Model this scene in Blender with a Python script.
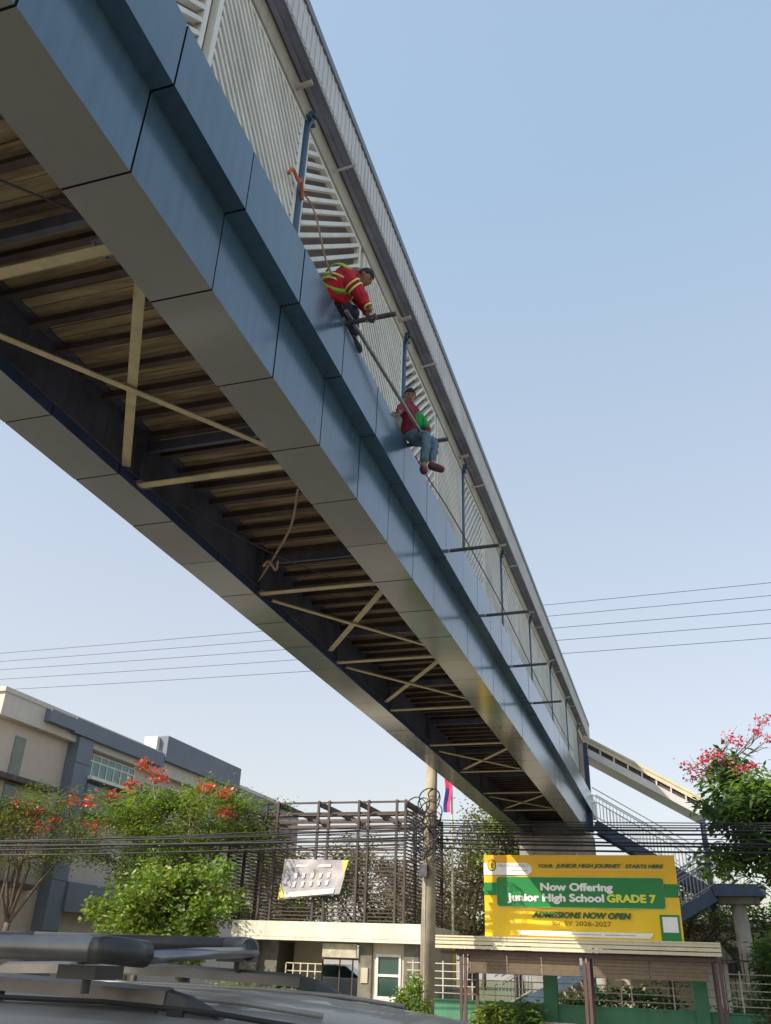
import bpy, bmesh, math, random
import numpy as np
from mathutils import Vector, Matrix
random.seed(7); rng=np.random.default_rng(7)
S=bpy.context.scene
for o in list(bpy.data.objects): bpy.data.objects.remove(o)
COL=S.collection
R=math.radians
# ------------------------------------------------------------------ camera
# world frame: +Y runs along the footbridge, +X across it to the right, Z up; the sidewalk level is about -0.18
F_PX=848.458
pit,roll,yaw=0.487492,0.0373481,0.318765
cp,sp,cr,sr,cy_,sy_=math.cos(pit),math.sin(pit),math.cos(roll),math.sin(roll),math.cos(yaw),math.sin(yaw)
def tow(v): # camera-azimuth frame to bridge frame
    return Vector((v[0]*cy_-v[1]*sy_, v[0]*sy_+v[1]*cy_, v[2]))
fw=tow((0,cp,sp)); up0=(0,-sp,cp); rt0=(1,0,0)
rt=tow(tuple(cr*a+sr*b for a,b in zip(rt0,up0))); up=tow(tuple(-sr*a+cr*b for a,b in zip(rt0,up0)))
cam=bpy.data.cameras.new('camera'); camo=bpy.data.objects.new('camera',cam); COL.objects.link(camo)
M=Matrix((rt,up,-fw)).transposed().to_4x4(); M.translation=Vector((0,0,1.7)); camo.matrix_world=M
cam.sensor_fit='VERTICAL'; cam.sensor_height=24; cam.lens=F_PX/1024*24; cam.clip_start=0.05; cam.clip_end=2000
S.camera=camo
# ------------------------------------------------------------------ light
SUND=Vector((0.8,0.95,-1.0)).normalized()       # direction the light travels
el=math.asin(-SUND.z); az=math.atan2(-SUND.x,-SUND.y)
w=bpy.data.worlds.new('World'); S.world=w; w.use_nodes=True
nt=w.node_tree; bg=nt.nodes['Background']; sky=nt.nodes.new('ShaderNodeTexSky')
sky.sky_type='NISHITA'; sky.sun_disc=False; sky.sun_elevation=el; sky.sun_rotation=az
sky.air_density=1.0; sky.dust_density=3.2; sky.ozone_density=1.6; sky.altitude=20
bg.inputs[1].default_value=0.06; nt.links.new(sky.outputs[0],bg.inputs[0])
# pale dry-season haze veil added over the clear sky, by elevation only
tcw=nt.nodes.new('ShaderNodeTexCoord'); sxw=nt.nodes.new('ShaderNodeSeparateXYZ'); rw=nt.nodes.new('ShaderNodeValToRGB'); bg2=nt.nodes.new('ShaderNodeBackground'); adw=nt.nodes.new('ShaderNodeAddShader')
nt.links.new(tcw.outputs['Generated'],sxw.inputs[0]); nt.links.new(sxw.outputs['Z'],rw.inputs[0])
rw.color_ramp.elements[0].position=0.0; rw.color_ramp.elements[0].color=(.30,.262,.215,1); rw.color_ramp.elements[1].position=.75; rw.color_ramp.elements[1].color=(.165,.222,.275,1)
nt.links.new(rw.outputs[0],bg2.inputs[0]); bg2.inputs[1].default_value=1.0
nt.links.new(bg.outputs[0],adw.inputs[0]); nt.links.new(bg2.outputs[0],adw.inputs[1]); nt.links.new(adw.outputs[0],nt.nodes['World Output'].inputs[0])
sun=bpy.data.lights.new('sun','SUN'); sun.energy=3.2; sun.angle=R(0.6); sun.color=(1,0.90,0.76)
so=bpy.data.objects.new('sun',sun); COL.objects.link(so)
so.rotation_euler=SUND.to_track_quat('-Z','Y').to_euler(); so.location=(-30,-30,40)
S.view_settings.view_transform='Standard'; S.view_settings.look='None'; S.view_settings.gamma=1; S.view_settings.exposure=0.9
S.cycles.max_bounces=6; S.cycles.diffuse_bounces=3; S.cycles.glossy_bounces=3; S.cycles.transparent_max_bounces=6
S.cycles.use_denoising=True
# ------------------------------------------------------------------ helpers
def mat(name,col,rough=0.7,metal=0.0,var=0.15,scale=6.0,bump=0.0,bscale=None,col2=None,stretch=None,spec=0.5,coat=0.0,trans=0.0,streak=0.0,isl=0.0):
    m=bpy.data.materials.new(name); m.use_nodes=True; n=m.node_tree; b=n.nodes['Principled BSDF']
    b.inputs['Roughness'].default_value=rough; b.inputs['Metallic'].default_value=metal
    b.inputs['Specular IOR Level'].default_value=spec; b.inputs['Coat Weight'].default_value=coat
    if trans: b.inputs['Transmission Weight'].default_value=trans
    geo=n.nodes.new('ShaderNodeNewGeometry'); mp=n.nodes.new('ShaderNodeMapping')
    n.links.new(geo.outputs['Position'],mp.inputs[0])
    if stretch: mp.inputs['Scale'].default_value=stretch
    ns=n.nodes.new('ShaderNodeTexNoise'); ns.inputs['Scale'].default_value=scale; ns.inputs['Detail'].default_value=6; ns.inputs['Roughness'].default_value=.6
    n.links.new(mp.outputs[0],ns.inputs[0])
    rp=n.nodes.new('ShaderNodeValToRGB')
    c=Vector(col); c2=Vector(col2) if col2 else c*(1-var)
    hi=c*(1+var*.6) if not col2 else c
    rp.color_ramp.elements[0].position=.34; rp.color_ramp.elements[1].position=.66
    rp.color_ramp.elements[0].color=(*c2,1); rp.color_ramp.elements[1].color=(*hi,1)
    n.links.new(ns.outputs[0],rp.inputs[0]); out=rp.outputs[0]
    if streak:
        mp2=n.nodes.new('ShaderNodeMapping'); mp2.inputs['Scale'].default_value=(9,9,0.7); n.links.new(geo.outputs['Position'],mp2.inputs[0])
        n2=n.nodes.new('ShaderNodeTexNoise'); n2.inputs['Scale'].default_value=1.2; n2.inputs['Detail'].default_value=5; n.links.new(mp2.outputs[0],n2.inputs[0])
        r2=n.nodes.new('ShaderNodeMapRange'); r2.inputs[1].default_value=.45; r2.inputs[2].default_value=.75; r2.inputs[3].default_value=0; r2.inputs[4].default_value=streak
        n.links.new(n2.outputs[0],r2.inputs[0])
        mx=n.nodes.new('ShaderNodeMixRGB'); mx.inputs[2].default_value=(*(c*.35),1)
        n.links.new(r2.outputs[0],mx.inputs[0]); n.links.new(out,mx.inputs[1]); out=mx.outputs[0]
    if isl:
        ri=n.nodes.new('ShaderNodeMapRange'); ri.inputs[3].default_value=1-isl; ri.inputs[4].default_value=1+isl; n.links.new(geo.outputs['Random Per Island'],ri.inputs[0])
        hs=n.nodes.new('ShaderNodeHueSaturation'); n.links.new(ri.outputs[0],hs.inputs['Value']); n.links.new(out,hs.inputs['Color']); out=hs.outputs[0]
    n.links.new(out,b.inputs['Base Color'])
    if bump:
        nb=n.nodes.new('ShaderNodeTexNoise'); nb.inputs['Scale'].default_value=bscale or scale*4; nb.inputs['Detail'].default_value=4
        n.links.new(mp.outputs[0],nb.inputs[0])
        bp=n.nodes.new('ShaderNodeBump'); bp.inputs['Strength'].default_value=bump; bp.inputs['Distance'].default_value=.02
        n.links.new(nb.outputs[0],bp.inputs['Height']); n.links.new(bp.outputs[0],b.inputs['Normal'])
    return m
def leafmat(name,col,rough=.42,tr=.42):
    m=mat(name,col,rough,var=.35,scale=.9)
    n=m.node_tree; b=n.nodes['Principled BSDF']; o=n.nodes['Material Output']
    t=n.nodes.new('ShaderNodeBsdfTranslucent'); t.inputs[0].default_value=(col[0]*1.3,col[1]*1.35,col[2]*.7,1)
    mx=n.nodes.new('ShaderNodeMixShader'); mx.inputs[0].default_value=tr
    n.links.new(b.outputs[0],mx.inputs[1]); n.links.new(t.outputs[0],mx.inputs[2]); n.links.new(mx.outputs[0],o.inputs[0])
    return m
def root(o):
    while o.parent: o=o.parent
    return o
def tag(o,label=None,cat=None,group=None,kind=None):
    if label: o['label']=label
    if cat: o['category']=cat
    if group: o['group']=group
    if kind: o['kind']=kind
    return o
def thing(name,loc,label,cat,group=None):
    o=bpy.data.objects.new(name,None); o.empty_display_size=.2; COL.objects.link(o); o.location=loc
    return tag(o,label,cat,group)
def ortho(d):
    d=d.normalized(); a=Vector((0,0,1)) if abs(d.z)<.9 else Vector((1,0,0))
    u=d.cross(a).normalized(); return u,d.cross(u).normalized()
class MB:
    def __init__(s): s.v=[]; s.f=[]; s.m=[]
    def add(s,vs,fs,mi=0):
        b=len(s.v); s.v+= [tuple(p) for p in vs]; s.f+=[tuple(b+i for i in f) for f in fs]; s.m+=[mi]*len(fs); return s
    def box(s,x0,x1,y0,y1,z0,z1,mi=0):
        return s.add([(x0,y0,z0),(x1,y0,z0),(x1,y1,z0),(x0,y1,z0),(x0,y0,z1),(x1,y0,z1),(x1,y1,z1),(x0,y1,z1)],
            [(0,3,2,1),(4,5,6,7),(0,1,5,4),(1,2,6,5),(2,3,7,6),(3,0,4,7)],mi)
    def bar(s,p0,p1,w,h,upv=None,mi=0): # rectangular bar; w along side, h along up
        p0=Vector(p0);p1=Vector(p1);d=(p1-p0).normalized()
        u=Vector(upv) if upv else Vector((0,0,1))
        if abs(d.dot(u.normalized()))>.98: u=Vector((0,1,0))
        sd=d.cross(u).normalized()*(w/2); u=sd.cross(d).normalized()*(h/2)
        vs=[p+a*sd+b*u for p in (p0,p1) for a,b in ((-1,-1),(1,-1),(1,1),(-1,1))]
        return s.add(vs,[(0,1,2,3),(7,6,5,4),(0,4,5,1),(1,5,6,2),(2,6,7,3),(3,7,4,0)],mi)
    def tube(s,pts,r,n=8,cap=True,mi=0):
        pts=[Vector(p) for p in pts]; rs=r if isinstance(r,(list,tuple)) else [r]*len(pts)
        vs=[];u=None
        for i,p in enumerate(pts):
            d=(pts[min(i+1,len(pts)-1)]-pts[max(i-1,0)])
            if d.length<1e-9: d=Vector((0,0,1))
            d.normalize()
            if u is None: u,_=ortho(d)
            u=(u-d*u.dot(d)).normalized(); v=d.cross(u)
            for k in range(n):
                a=2*math.pi*k/n; vs.append(p+(u*math.cos(a)+v*math.sin(a))*rs[i])
        fs=[(i*n+k,i*n+(k+1)%n,(i+1)*n+(k+1)%n,(i+1)*n+k) for i in range(len(pts)-1) for k in range(n)]
        if cap: fs+=[tuple(range(n-1,-1,-1)),tuple(range((len(pts)-1)*n,len(pts)*n))]
        return s.add(vs,fs,mi)
    def prism(s,poly,ax,a0,a1,mi=0): # poly in the two other axes
        n=len(poly)
        def mk(p,a):
            return {'x':(a,p[0],p[1]),'y':(p[0],a,p[1]),'z':(p[0],p[1],a)}[ax]
        vs=[mk(p,a0) for p in poly]+[mk(p,a1) for p in poly]
        fs=[tuple(range(n)),tuple(range(2*n-1,n-1,-1))]+[(i,i+n,(i+1)%n+n,(i+1)%n) for i in range(n)]
        return s.add(vs,fs,mi)
    def quad(s,a,b,c,d,mi=0): return s.add([a,b,c,d],[(0,1,2,3)],mi)
    def build(s,name,m,parent=None,smooth=False,bevel=0):
        me=bpy.data.meshes.new(name); ms=m if isinstance(m,list) else [m]
        V=np.array(s.v,dtype=float).reshape(-1,3)
        if parent is not None: off=np.array(root(parent).location)
        else: off=np.array([(V[:,0].min()+V[:,0].max())/2,(V[:,1].min()+V[:,1].max())/2,V[:,2].min()])
        V=V-off
        me.from_pydata(V.tolist(),[],s.f)
        for q in ms: me.materials.append(q)
        if len(ms)>1: me.polygons.foreach_set('material_index',s.m)
        bm=bmesh.new(); bm.from_mesh(me); bmesh.ops.recalc_face_normals(bm,faces=bm.faces); bm.to_mesh(me); bm.free()
        if smooth:
            me.polygons.foreach_set('use_smooth',[True]*len(me.polygons))
        o=bpy.data.objects.new(name,me); COL.objects.link(o)
        if parent is not None: o.parent=parent
        else: o.location=off
        if bevel:
            bv=o.modifiers.new('bevel','BEVEL'); bv.width=bevel; bv.segments=2; bv.limit_method='ANGLE'
        return o
def link_np(name,V,Fc,mats,mi,parent=None,loc=None):
    me=bpy.data.meshes.new(name); off=np.array(root(parent).location) if parent is not None else np.array(loc)
    n=Fc.shape[1]
    me.vertices.add(len(V)); me.vertices.foreach_set('co',(V-off).astype(np.float32).ravel())
    me.loops.add(Fc.size); me.loops.foreach_set('vertex_index',Fc.astype(np.int32).ravel())
    me.polygons.add(len(Fc)); me.polygons.foreach_set('loop_start',np.arange(0,Fc.size,n,dtype=np.int32))
    me.polygons.foreach_set('loop_total',np.full(len(Fc),n,dtype=np.int32))
    for q in mats: me.materials.append(q)
    me.polygons.foreach_set('material_index',mi.astype(np.int32)); me.update(); me.validate()
    o=bpy.data.objects.new(name,me); COL.objects.link(o)
    if parent is not None: o.parent=parent
    else: o.location=off
    return o
# ------------------------------------------------------------------ materials
ASPH=mat('worn_concrete_road',(.14,.135,.12),.9,var=.3,scale=3,bump=.4,bscale=60)
CONC=mat('concrete',(.36,.34,.30),.85,var=.25,scale=2,bump=.25,bscale=25,streak=.35)
PAVE=mat('paving',(.30,.28,.25),.9,var=.2,scale=3,bump=.2)
PAINT=mat('road_paint',(.75,.75,.7),.7,var=.2)
BLUE=mat('blue_panel',(.082,.150,.215),.2,metal=.15,var=.12,scale=.8,bump=.05,bscale=1.2,spec=.7,isl=.12,streak=.30)
SOFF=mat('grey_panel',(.195,.20,.18),.14,metal=.1,var=.10,scale=.7,bump=.05,bscale=1.1,spec=.9,isl=.10,streak=.07)
JOINT=mat('joint_sealant',(.012,.018,.03),.8)
NAVY=mat('navy_steel',(.035,.055,.13),.6,var=.25,scale=2)
GIRD=mat('girder_steel',(.12,.12,.16),.65,var=.35,scale=1.5,streak=.3)
TAN=mat('tan_steel',(.52,.43,.24),.6,var=.15,scale=4,streak=.25)
DECK=mat('deck_plank',(.50,.39,.22),.8,col2=(.20,.13,.07),scale=2.2,stretch=(.6,5,1),bump=.4,bscale=14)
JOIST=mat('joist_steel',(.10,.072,.062),.7,var=.35,scale=3)
BPOST=mat('blue_post',(.05,.105,.16),.45,var=.15)
CREAM=mat('cream_louver',(.76,.76,.70),.5,var=.12,scale=2,streak=.12,isl=.06)
EAVEB=mat('eave_beam',(.45,.42,.35),.6,var=.12,scale=2,streak=.2)
FASC=mat('roof_fascia',(.62,.61,.59),.45,metal=.2,var=.12,scale=1.5)
ROOFB=mat('roof_underside',(.32,.32,.40),.7,var=.25,scale=2)
TRIM=mat('trim_grey',(.17,.20,.24),.5,var=.1)
STEEL=mat('scaffold_steel',(.10,.10,.105),.45,metal=.6,var=.4,scale=8)
ALU=mat('bright_pipe',(.6,.6,.58),.35,metal=.5,var=.1)
RUBBER=mat('rubber',(.02,.02,.02),.8)
WHITE=mat('white_paint',(.72,.71,.66),.6,var=.1,scale=2,streak=.2)
# ------------------------------------------------------------------ ground
GZ=-0.18; RZ=-0.30
MB().quad((-600,-600,RZ-.01),(600,-600,RZ-.01),(600,900,RZ-.01),(-600,900,RZ-.01)).build('ground',PAVE)['kind']='structure'
o=MB().quad((-300,-12,RZ),(300,-12,RZ),(300,24,RZ),(-300,24,RZ)).build('road',ASPH); o['kind']='structure'
mb=MB()
for y in (6.0,18.0):
    for k in range(-20,20): mb.box(k*6,k*6+3,y,y+.14,RZ+.001,RZ+.006)
mb.box(-200,200,11.85,11.97,RZ+.001,RZ+.006); mb.box(-200,200,12.15,12.27,RZ+.001,RZ+.006)
mb.box(-200,200,23.4,23.5,RZ+.001,RZ+.006)
mb.build('lane_markings',PAINT)['kind']='structure'
mb=MB(); mb.box(-200,200,24.0,24.2,RZ-.05,GZ+.01); mb.box(-200,200,-12.2,-12,RZ-.05,GZ+.01); mb.build('kerb',CONC)['kind']='structure'
mb=MB(); mb.box(-200,200,24.2,31.0,RZ-.05,GZ); mb.box(-200,200,-18,-12.2,RZ-.05,GZ); mb.build('sidewalk',PAVE)['kind']='structure'
GRS=mat('dry_grass',(.16,.15,.07),.95,col2=(.08,.10,.03),scale=1.5,bump=.5,bscale=20)
MB().box(-200,200,31.0,140,RZ-.05,GZ-.01).build('terrain',GRS)['kind']='structure'
# ------------------------------------------------------------------ footbridge
Y0,Y1=-8.0,40.0
fb=thing('footbridge',(-4.6,37,GZ),'long covered footbridge clad in blue and grey panels crossing over the road','footbridge')
step=1.238; ph=3.42-step*10
def cladding(sgn,name):
    # right side profile; the left one mirrored about x=-4.675
    def X(x): return x if sgn>0 else -9.35-x
    mb=MB(); g=.009; t=.004
    segs=[((-3.715,6.6),(-3.13,6.6),1),((-3.13,6.6),(-3.13,7.48),0),((-3.13,7.48),(-2.93,7.48),0),((-2.93,7.48),(-2.93,8.22),0),((-2.93,8.22),(-3.42,8.22),0)]
    prof=[(-3.715,6.74),(-3.715,6.6),(-3.13,6.6),(-3.13,7.48),(-2.93,7.48),(-2.93,8.22),(-3.42,8.22),(-3.42,8.0)]
    mi=[2,1,0,0,0,0,0]
    k=0
    while True:
        a=ph+k*step; k+=1
        if a>Y1: break
        if a+step<Y0: continue
        a0=max(a+g,Y0); b0=min(a+step-g,Y1)
        if b0<=a0+.05: continue
        j=random.uniform(-.003,.003); j2=random.uniform(-.003,.003); jz=random.uniform(-.003,.003)
        for (p,q),m_ in zip(zip(prof,prof[1:]),mi):
            mb.add([(X(p[0])+j,a0,p[1]),(X(q[0])+j,a0,q[1]),(X(q[0])+j2,b0,q[1]+jz),(X(p[0])+j2,b0,p[1]+jz)],[(0,1,2,3)],m_)
    # dark backing just inside
    d=.014
    bp=[(-3.70,6.735),(-3.70,6.614),(-3.146,6.614),(-3.146,7.496),(-2.946,7.496),(-2.946,8.204),(-3.42,8.204),(-3.42,8.15),(-3.0,8.15),(-3.0,7.55),(-3.2,7.55),(-3.2,6.67),(-3.69,6.67),(-3.69,6.735)]
    n=len(bp)
    mb.add([(X(x),Y0+.01,z) for x,z in bp]+[(X(x),Y1-.01,z) for x,z in bp],[tuple(range(n)),tuple(range(2*n-1,n-1,-1))]+[(i,i+n,(i+1)%n+n,(i+1)%n) for i in range(n)],3)
    o=mb.build(name,[BLUE,SOFF,NAVY,JOINT],fb); return o
cladding(1,'girder_cladding'); cladding(-1,'girder_cladding')
# steel girders inside
for s in (1,-1):
    X=(lambda x:x) if s>0 else (lambda x:-9.35-x)
    mb=MB(); a,b=sorted((X(-3.60),X(-3.62))); mb.box(a,b,Y0,Y1,6.76,7.46)
    a,b=sorted((X(-3.5),X(-3.72))); mb.box(a,b,Y0,Y1,6.745,6.765); mb.box(a,b,Y0,Y1,7.455,7.47)
    for k in range(14):
        y=4.08+3.47*(k-3); a,b=sorted((X(-3.62),X(-3.72))); mb.box(a,b,y-.01,y+.01,6.77,7.45)
    mb.build('girder',GIRD if s<0 else JOIST,fb)
mb=MB(); mb.box(-6.0,-3.4,Y0,Y1,7.5,7.62); mb.build('deck',DECK,fb)
# corrugated planks under the deck, each a small step
mb=MB(); y=Y0
while y<Y1:
    w_=random.uniform(.13,.2); mb.box(-5.72,-3.64,y,y+w_-.012,7.485-random.uniform(0,.02),7.499); y+=w_
mb.build('deck_underlay',DECK,fb)
proto=None; y=Y0+.2; k=0
while y<Y1-.2:
    mb=MB(); mb.box(-5.73,-3.63,y-.012,y+.012,7.375,7.47); mb.box(-5.73,-3.63,y-.04,y+.04,7.365,7.377)
    mb.build('joist',JOIST,fb); y+=.44; k+=1
for k in range(14):
    y=4.08+3.47*(k-3)
    if y<Y0 or y>Y1: continue
    mb=MB(); mb.box(-5.66,-3.70,y-.055,y+.055,6.66,6.672); mb.box(-5.66,-3.70,y+.05,y+.06,6.66,6.71); mb.build('cross_beam',TAN,fb)
    MB().box(-5.72,-3.64,y+.10,y+.16,7.22,7.36).build('cross_girder',GIRD,fb)
def brace(y0,y1,wide=.1):
    for q,(xa,xb) in enumerate(((-5.60,-3.74),(-3.74,-5.60))):
        z=6.70+.035*q
        mb=MB(); mb.bar((xa,y0,z),(xb,y1,z),wide if q else wide*.75,.008); mb.bar((xa,y0,z+.018),(xb,y1,z+.018),.008,.03)
        mb.build('diagonal_brace',TAN,fb)
for a,b in ((4.5,7.2),(11.4,14.0),(14.9,17.5),(22.3,25.0),(29.2,31.9),(-3,0)): brace(a,b,.10)
# gusset plates with bolt heads where braces meet the beams
for k in range(3,13):
    y=4.08+3.47*(k-3)
    for x in (-5.58,-3.80):
        mb=MB(); mb.box(x-.06,x+.06,y-.11,y+.11,6.673,6.681)
        for dx in (-.035,.035):
            for dy in (-.085,.085): mb.tube([(x+dx,y+dy,6.658),(x+dx,y+dy,6.674)],.012,6)
        mb.build('gusset_plate',GIRD,fb)
# superstructure
XS=-3.35; posts=[-6.8,-2.4,2.0,6.34,10.68,15.07,19.41,24.1,28.7,33.3,37.4]; ZB,ZT=8.0,10.93
def louver_half(x,y0,y1,rising,name='louver_screen'):
    mb=MB(); y0+=.06; y1-=.06; f=.07; sp_=.2
    # frame
    mb.box(x-.04,x+.04,y0,y0+f,ZB,ZT-.08); mb.box(x-.04,x+.04,y1-f,y1,ZB,ZT-.08); mb.box(x-.037,x+.037,y0+f,y1-f,ZT-.15,ZT-.08); mb.box(x-.037,x+.037,y0+f,y1-f,ZB,ZB+.06)
    L=y1-y0-2*f; s=1 if rising else -1; c=-L if rising else 0
    z=ZB-L if rising else ZB
    while z<ZT+L:
        # line z = z_ + s*(y-y0)
        ya,yb=y0+f,y1-f
        za=z; zb=z+s*L
        # clip
        pts=[]
        def clip(lo,hi):
            t0,t1=0.,1.
            dz=zb-za
            for bound,sg in ((lo,1),(hi,-1)):
                fa=(za-bound)*sg; fbv=(zb-bound)*sg
                if fa<0 and fbv<0: return None
                if fa<0: t0=max(t0,fa/(fa-fbv))
                if fbv<0: t1=min(t1,fa/(fa-fbv))
            return (t0,t1) if t1>t0+.02 else None
        c_=clip(ZB+.05,ZT-.14)
        if c_:
            t0,t1=c_
            p=(x-random.uniform(0,.004),ya+(yb-ya)*t0,za+(zb-za)*t0); q=(x-random.uniform(0,.004),ya+(yb-ya)*t1,za+(zb-za)*t1)
            nrm=(0,-s,1)
            mb.bar(p,q,.085,.05,upv=nrm)
        z+=sp_ if rising else .17
    return mb.build(name,CREAM,fb)
for i,(a,b) in enumerate(zip(posts,posts[1:])):
    m_=(a+b)/2
    for x in (XS,-6.0):
        louver_half(x,a,m_,True); louver_half(x,m_,b,False)
for y in posts:
    for s in (1,-1):
        x=XS+.03 if s>0 else -6.03
        mb=MB(); mb.tube([(x,y,7.62),(x,y,10.9)],.055,10); mb.build('post',BPOST,fb,smooth=True)
        mb=MB(); mb.box(x-.06,x+.13,y-.035,y+.035,10.93,11.02) if s>0 else mb.box(x-.2,x+.16,y-.05,y+.05,10.92,11.05)
        mb.box(x-.09,x+.09,y-.09,y+.09,10.86,10.90)
        mb.prism([(x-.05,10.75),(x+.05,10.75),(x+.1*s,10.9),(x-.05*s,10.9)],'y',y-.02,y+.02)
        mb.build('post_bracket',BPOST,fb)
for s in (1,-1):
    X=(lambda x:x) if s>0 else (lambda x:-9.35-x)
    def bx(mb,xa,xb,*r):
        a,b=sorted((X(xa),X(xb))); mb.box(a,b,*r)
    mb=MB(); bx(mb,-3.285,-3.43,Y0,Y1+1,10.84,11.2); mb.build('eave_beam',EAVEB,fb)
    mb=MB(); bx(mb,-3.44,-3.06,Y0,Y1+1,11.21,11.23); bx(mb,-3.26,-3.2,Y0,Y1+1,11.17,11.205); mb.build('eave_soffit',ROOFB,fb)
    # ribbed fascia
    mb=MB(); bx(mb,-3.06,-3.075,Y0,Y1+1,11.17,11.81)
    y=Y0+.1
    while y<Y1+1:
        bx(mb,-3.048,-3.06,y,y+.03,11.18,11.8); y+=.135
    mb.build('fascia',FASC,fb)
    mb=MB(); bx(mb,-3.03,-3.14,Y0,Y1+1.02,11.812,11.95); mb.build('fascia_trim',TRIM,fb)
    for i,(a,b) in enumerate(zip(posts,posts[1:])):
        for ym,rr_ in ((a+.85,.018),(b-.42,.035)):
            mb=MB(); mb.tube([(X(-3.44),ym,10.93),(X(-2.96 if rr_<.02 else -3.08),ym,10.98)],rr_,8); mb.build('eave_stub',ALU if rr_<.02 else EAVEB,fb)
# roof vault
mb=MB(); N=14
pts=[(-4.675+1.6*math.cos(t),11.85+.75*math.sin(t)) for t in [math.pi*i/N for i in range(N+1)]]
for (a,b),(c,d) in zip(pts,pts[1:]):
    mb.add([(a,Y0,b),(c,Y0,d),(c,Y1+1,d),(a,Y1+1,b)],[(0,1,2,3)])
mb.build('roof',FASC,fb,smooth=True)
mb=MB(); mb.box(-5.95,-3.4,Y0,Y1,11.24,11.27); mb.build('ceiling_panel',ROOFB,fb)
for y in posts:
    mb=MB(); mb.box(-5.9,-3.45,y-.04,y+.04,11.1,11.2); mb.build('roof_beam',BPOST,fb)
# pier
mb=MB(); mb.box(-5.9,-2.95,37.0,38.1,5.2,6.45); mb.prism([(-5.9,5.2),(-5.6,4.6),(-3.3,4.6),(-2.95,5.2)],'y',37.0,38.1); mb.box(-5.6,-3.3,37.05,38.05,GZ,4.6)
mb.box(-6.1,-5.4,37.2,37.9,6.45,6.62); mb.box(-3.9,-3.3,37.2,37.9,6.45,6.62); mb.build('pier',CONC,fb)
mb=MB(); mb.box(-6.2,-3.2,40.0,40.08,6.8,11.2); mb.build('end_wall',WHITE,fb)
# near pier out of view behind the camera
MB().box(-6.2,-3.2,-15.5,-14.6,GZ,6.6).build('pier',CONC,fb)
mb=MB(); mb.box(-6.1,-3.2,-16,Y0,6.6,8.2); mb.build('approach_span',BLUE,fb)
# ------------------------------------------------------------------ stairway of the bridge
SB=mat('stair_steel',(.05,.085,.14),.5,var=.2,scale=3)
RAIL=mat('white_rail',(.8,.8,.78),.5)
st=thing('footbridge_stairway',(2.2,38.8,GZ),'dark blue switchback stair with white balusters and sloping canopy at the bridge end','stairway')
ya,yb=38.0,39.8
TL=(-2.9,7.2); LL=(1.34,4.62)
RAILG=mat('grey_rail',(.30,.31,.31),.5)
def flight(p,q,y0,y1,n,rm=None):
    for y in (y0,y1):
        mb=MB(); mb.bar((p[0],y,p[1]-.18),(q[0],y,q[1]-.18),.06,.42); mb.build('stringer',SB,st)
    mb=MB()
    for i in range(n):
        t=(i+.5)/n; x=p[0]+(q[0]-p[0])*t; z=p[1]+(q[1]-p[1])*t
        mb.box(x-.16,x+.16,y0+.03,y1-.03,z-.03,z)
    mb.build('treads',SB,st)
    for y in (y0,y1):
        mb=MB(); off=.06
        for h in (1.25,.95,.12): mb.bar((p[0],y,p[1]+off+h),(q[0],y,q[1]+off+h),.04,.04)
        L=abs(q[0]-p[0]); m_=int(L/.13)
        for i in range(m_+1):
            t=i/m_; x=p[0]+(q[0]-p[0])*t; z=p[1]+(q[1]-p[1])*t+off; mb.box(x-.011,x+.011,y-.011,y+.011,z+.1,z+.96)
        mb.build('railing',rm or RAIL,st)
flight(TL,LL,ya,yb,15)
flight((1.34,4.45),(-6.9,.05),36.2,37.7-.1,26,RAILG)
mb=MB(); mb.box(1.34,3.1,36.1,39.9,4.25,4.66); mb.build('landing',SB,st)
mb=MB()
for x in np.arange(1.4,3.15,.13): mb.box(x-.011,x+.011,36.15,36.172,4.66,5.7)
mb.box(1.34,3.1,36.14,36.18,5.7,5.74); mb.box(1.34,3.1,39.84,39.88,5.7,5.74); mb.build('railing',RAIL,st)
mb=MB(); mb.tube([(2.25,36.9,GZ),(2.15,36.9,4.25)],.27,16); mb.build('column',CONC,st,smooth=True)
mb=MB(); mb.box(1.5,2.9,36.6,37.3,4.02,4.25); mb.build('column_cap',CONC,st)
for q_ in ((1.28,1.42,37.5,37.64,3.9,7.4),(1.28,1.42,39.6,39.74,3.9,7.5),(-3.12,-2.94,ya-.4,ya-.1,6.7,10.3)): MB().box(*q_).build('canopy_post',NAVY,st)
CANT=mat('canopy_sheet',(.62,.55,.38),.5,var=.12,scale=2)
mb=MB(); mb.bar((-3.05,38.85,10.60),(1.45,38.85,7.95),2.5,.06); mb.bar((-3.05,37.66,10.46),(1.45,37.66,7.81),.05,.20); mb.bar((-3.05,37.63,10.55),(1.45,37.63,7.90),.05,.05)
mb.build('canopy_roof',CANT,st)
mb=MB(); mb.bar((-3.05,38.85,10.24),(1.45,38.85,7.60),2.2,.16); mb.build('canopy_purlin',JOIST,st)
mb=MB(); mb.bar((-3.05,38.8,9.97),(1.45,38.8,7.33),2.3,.28)
for i in range(9):
    t=i/8; x=-2.95+4.3*t; z=10.22-2.53*t; mb.box(x-.03,x+.03,37.66,37.70,z-.14,z+.14)
mb.build('canopy_truss',FASC,st)
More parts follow.
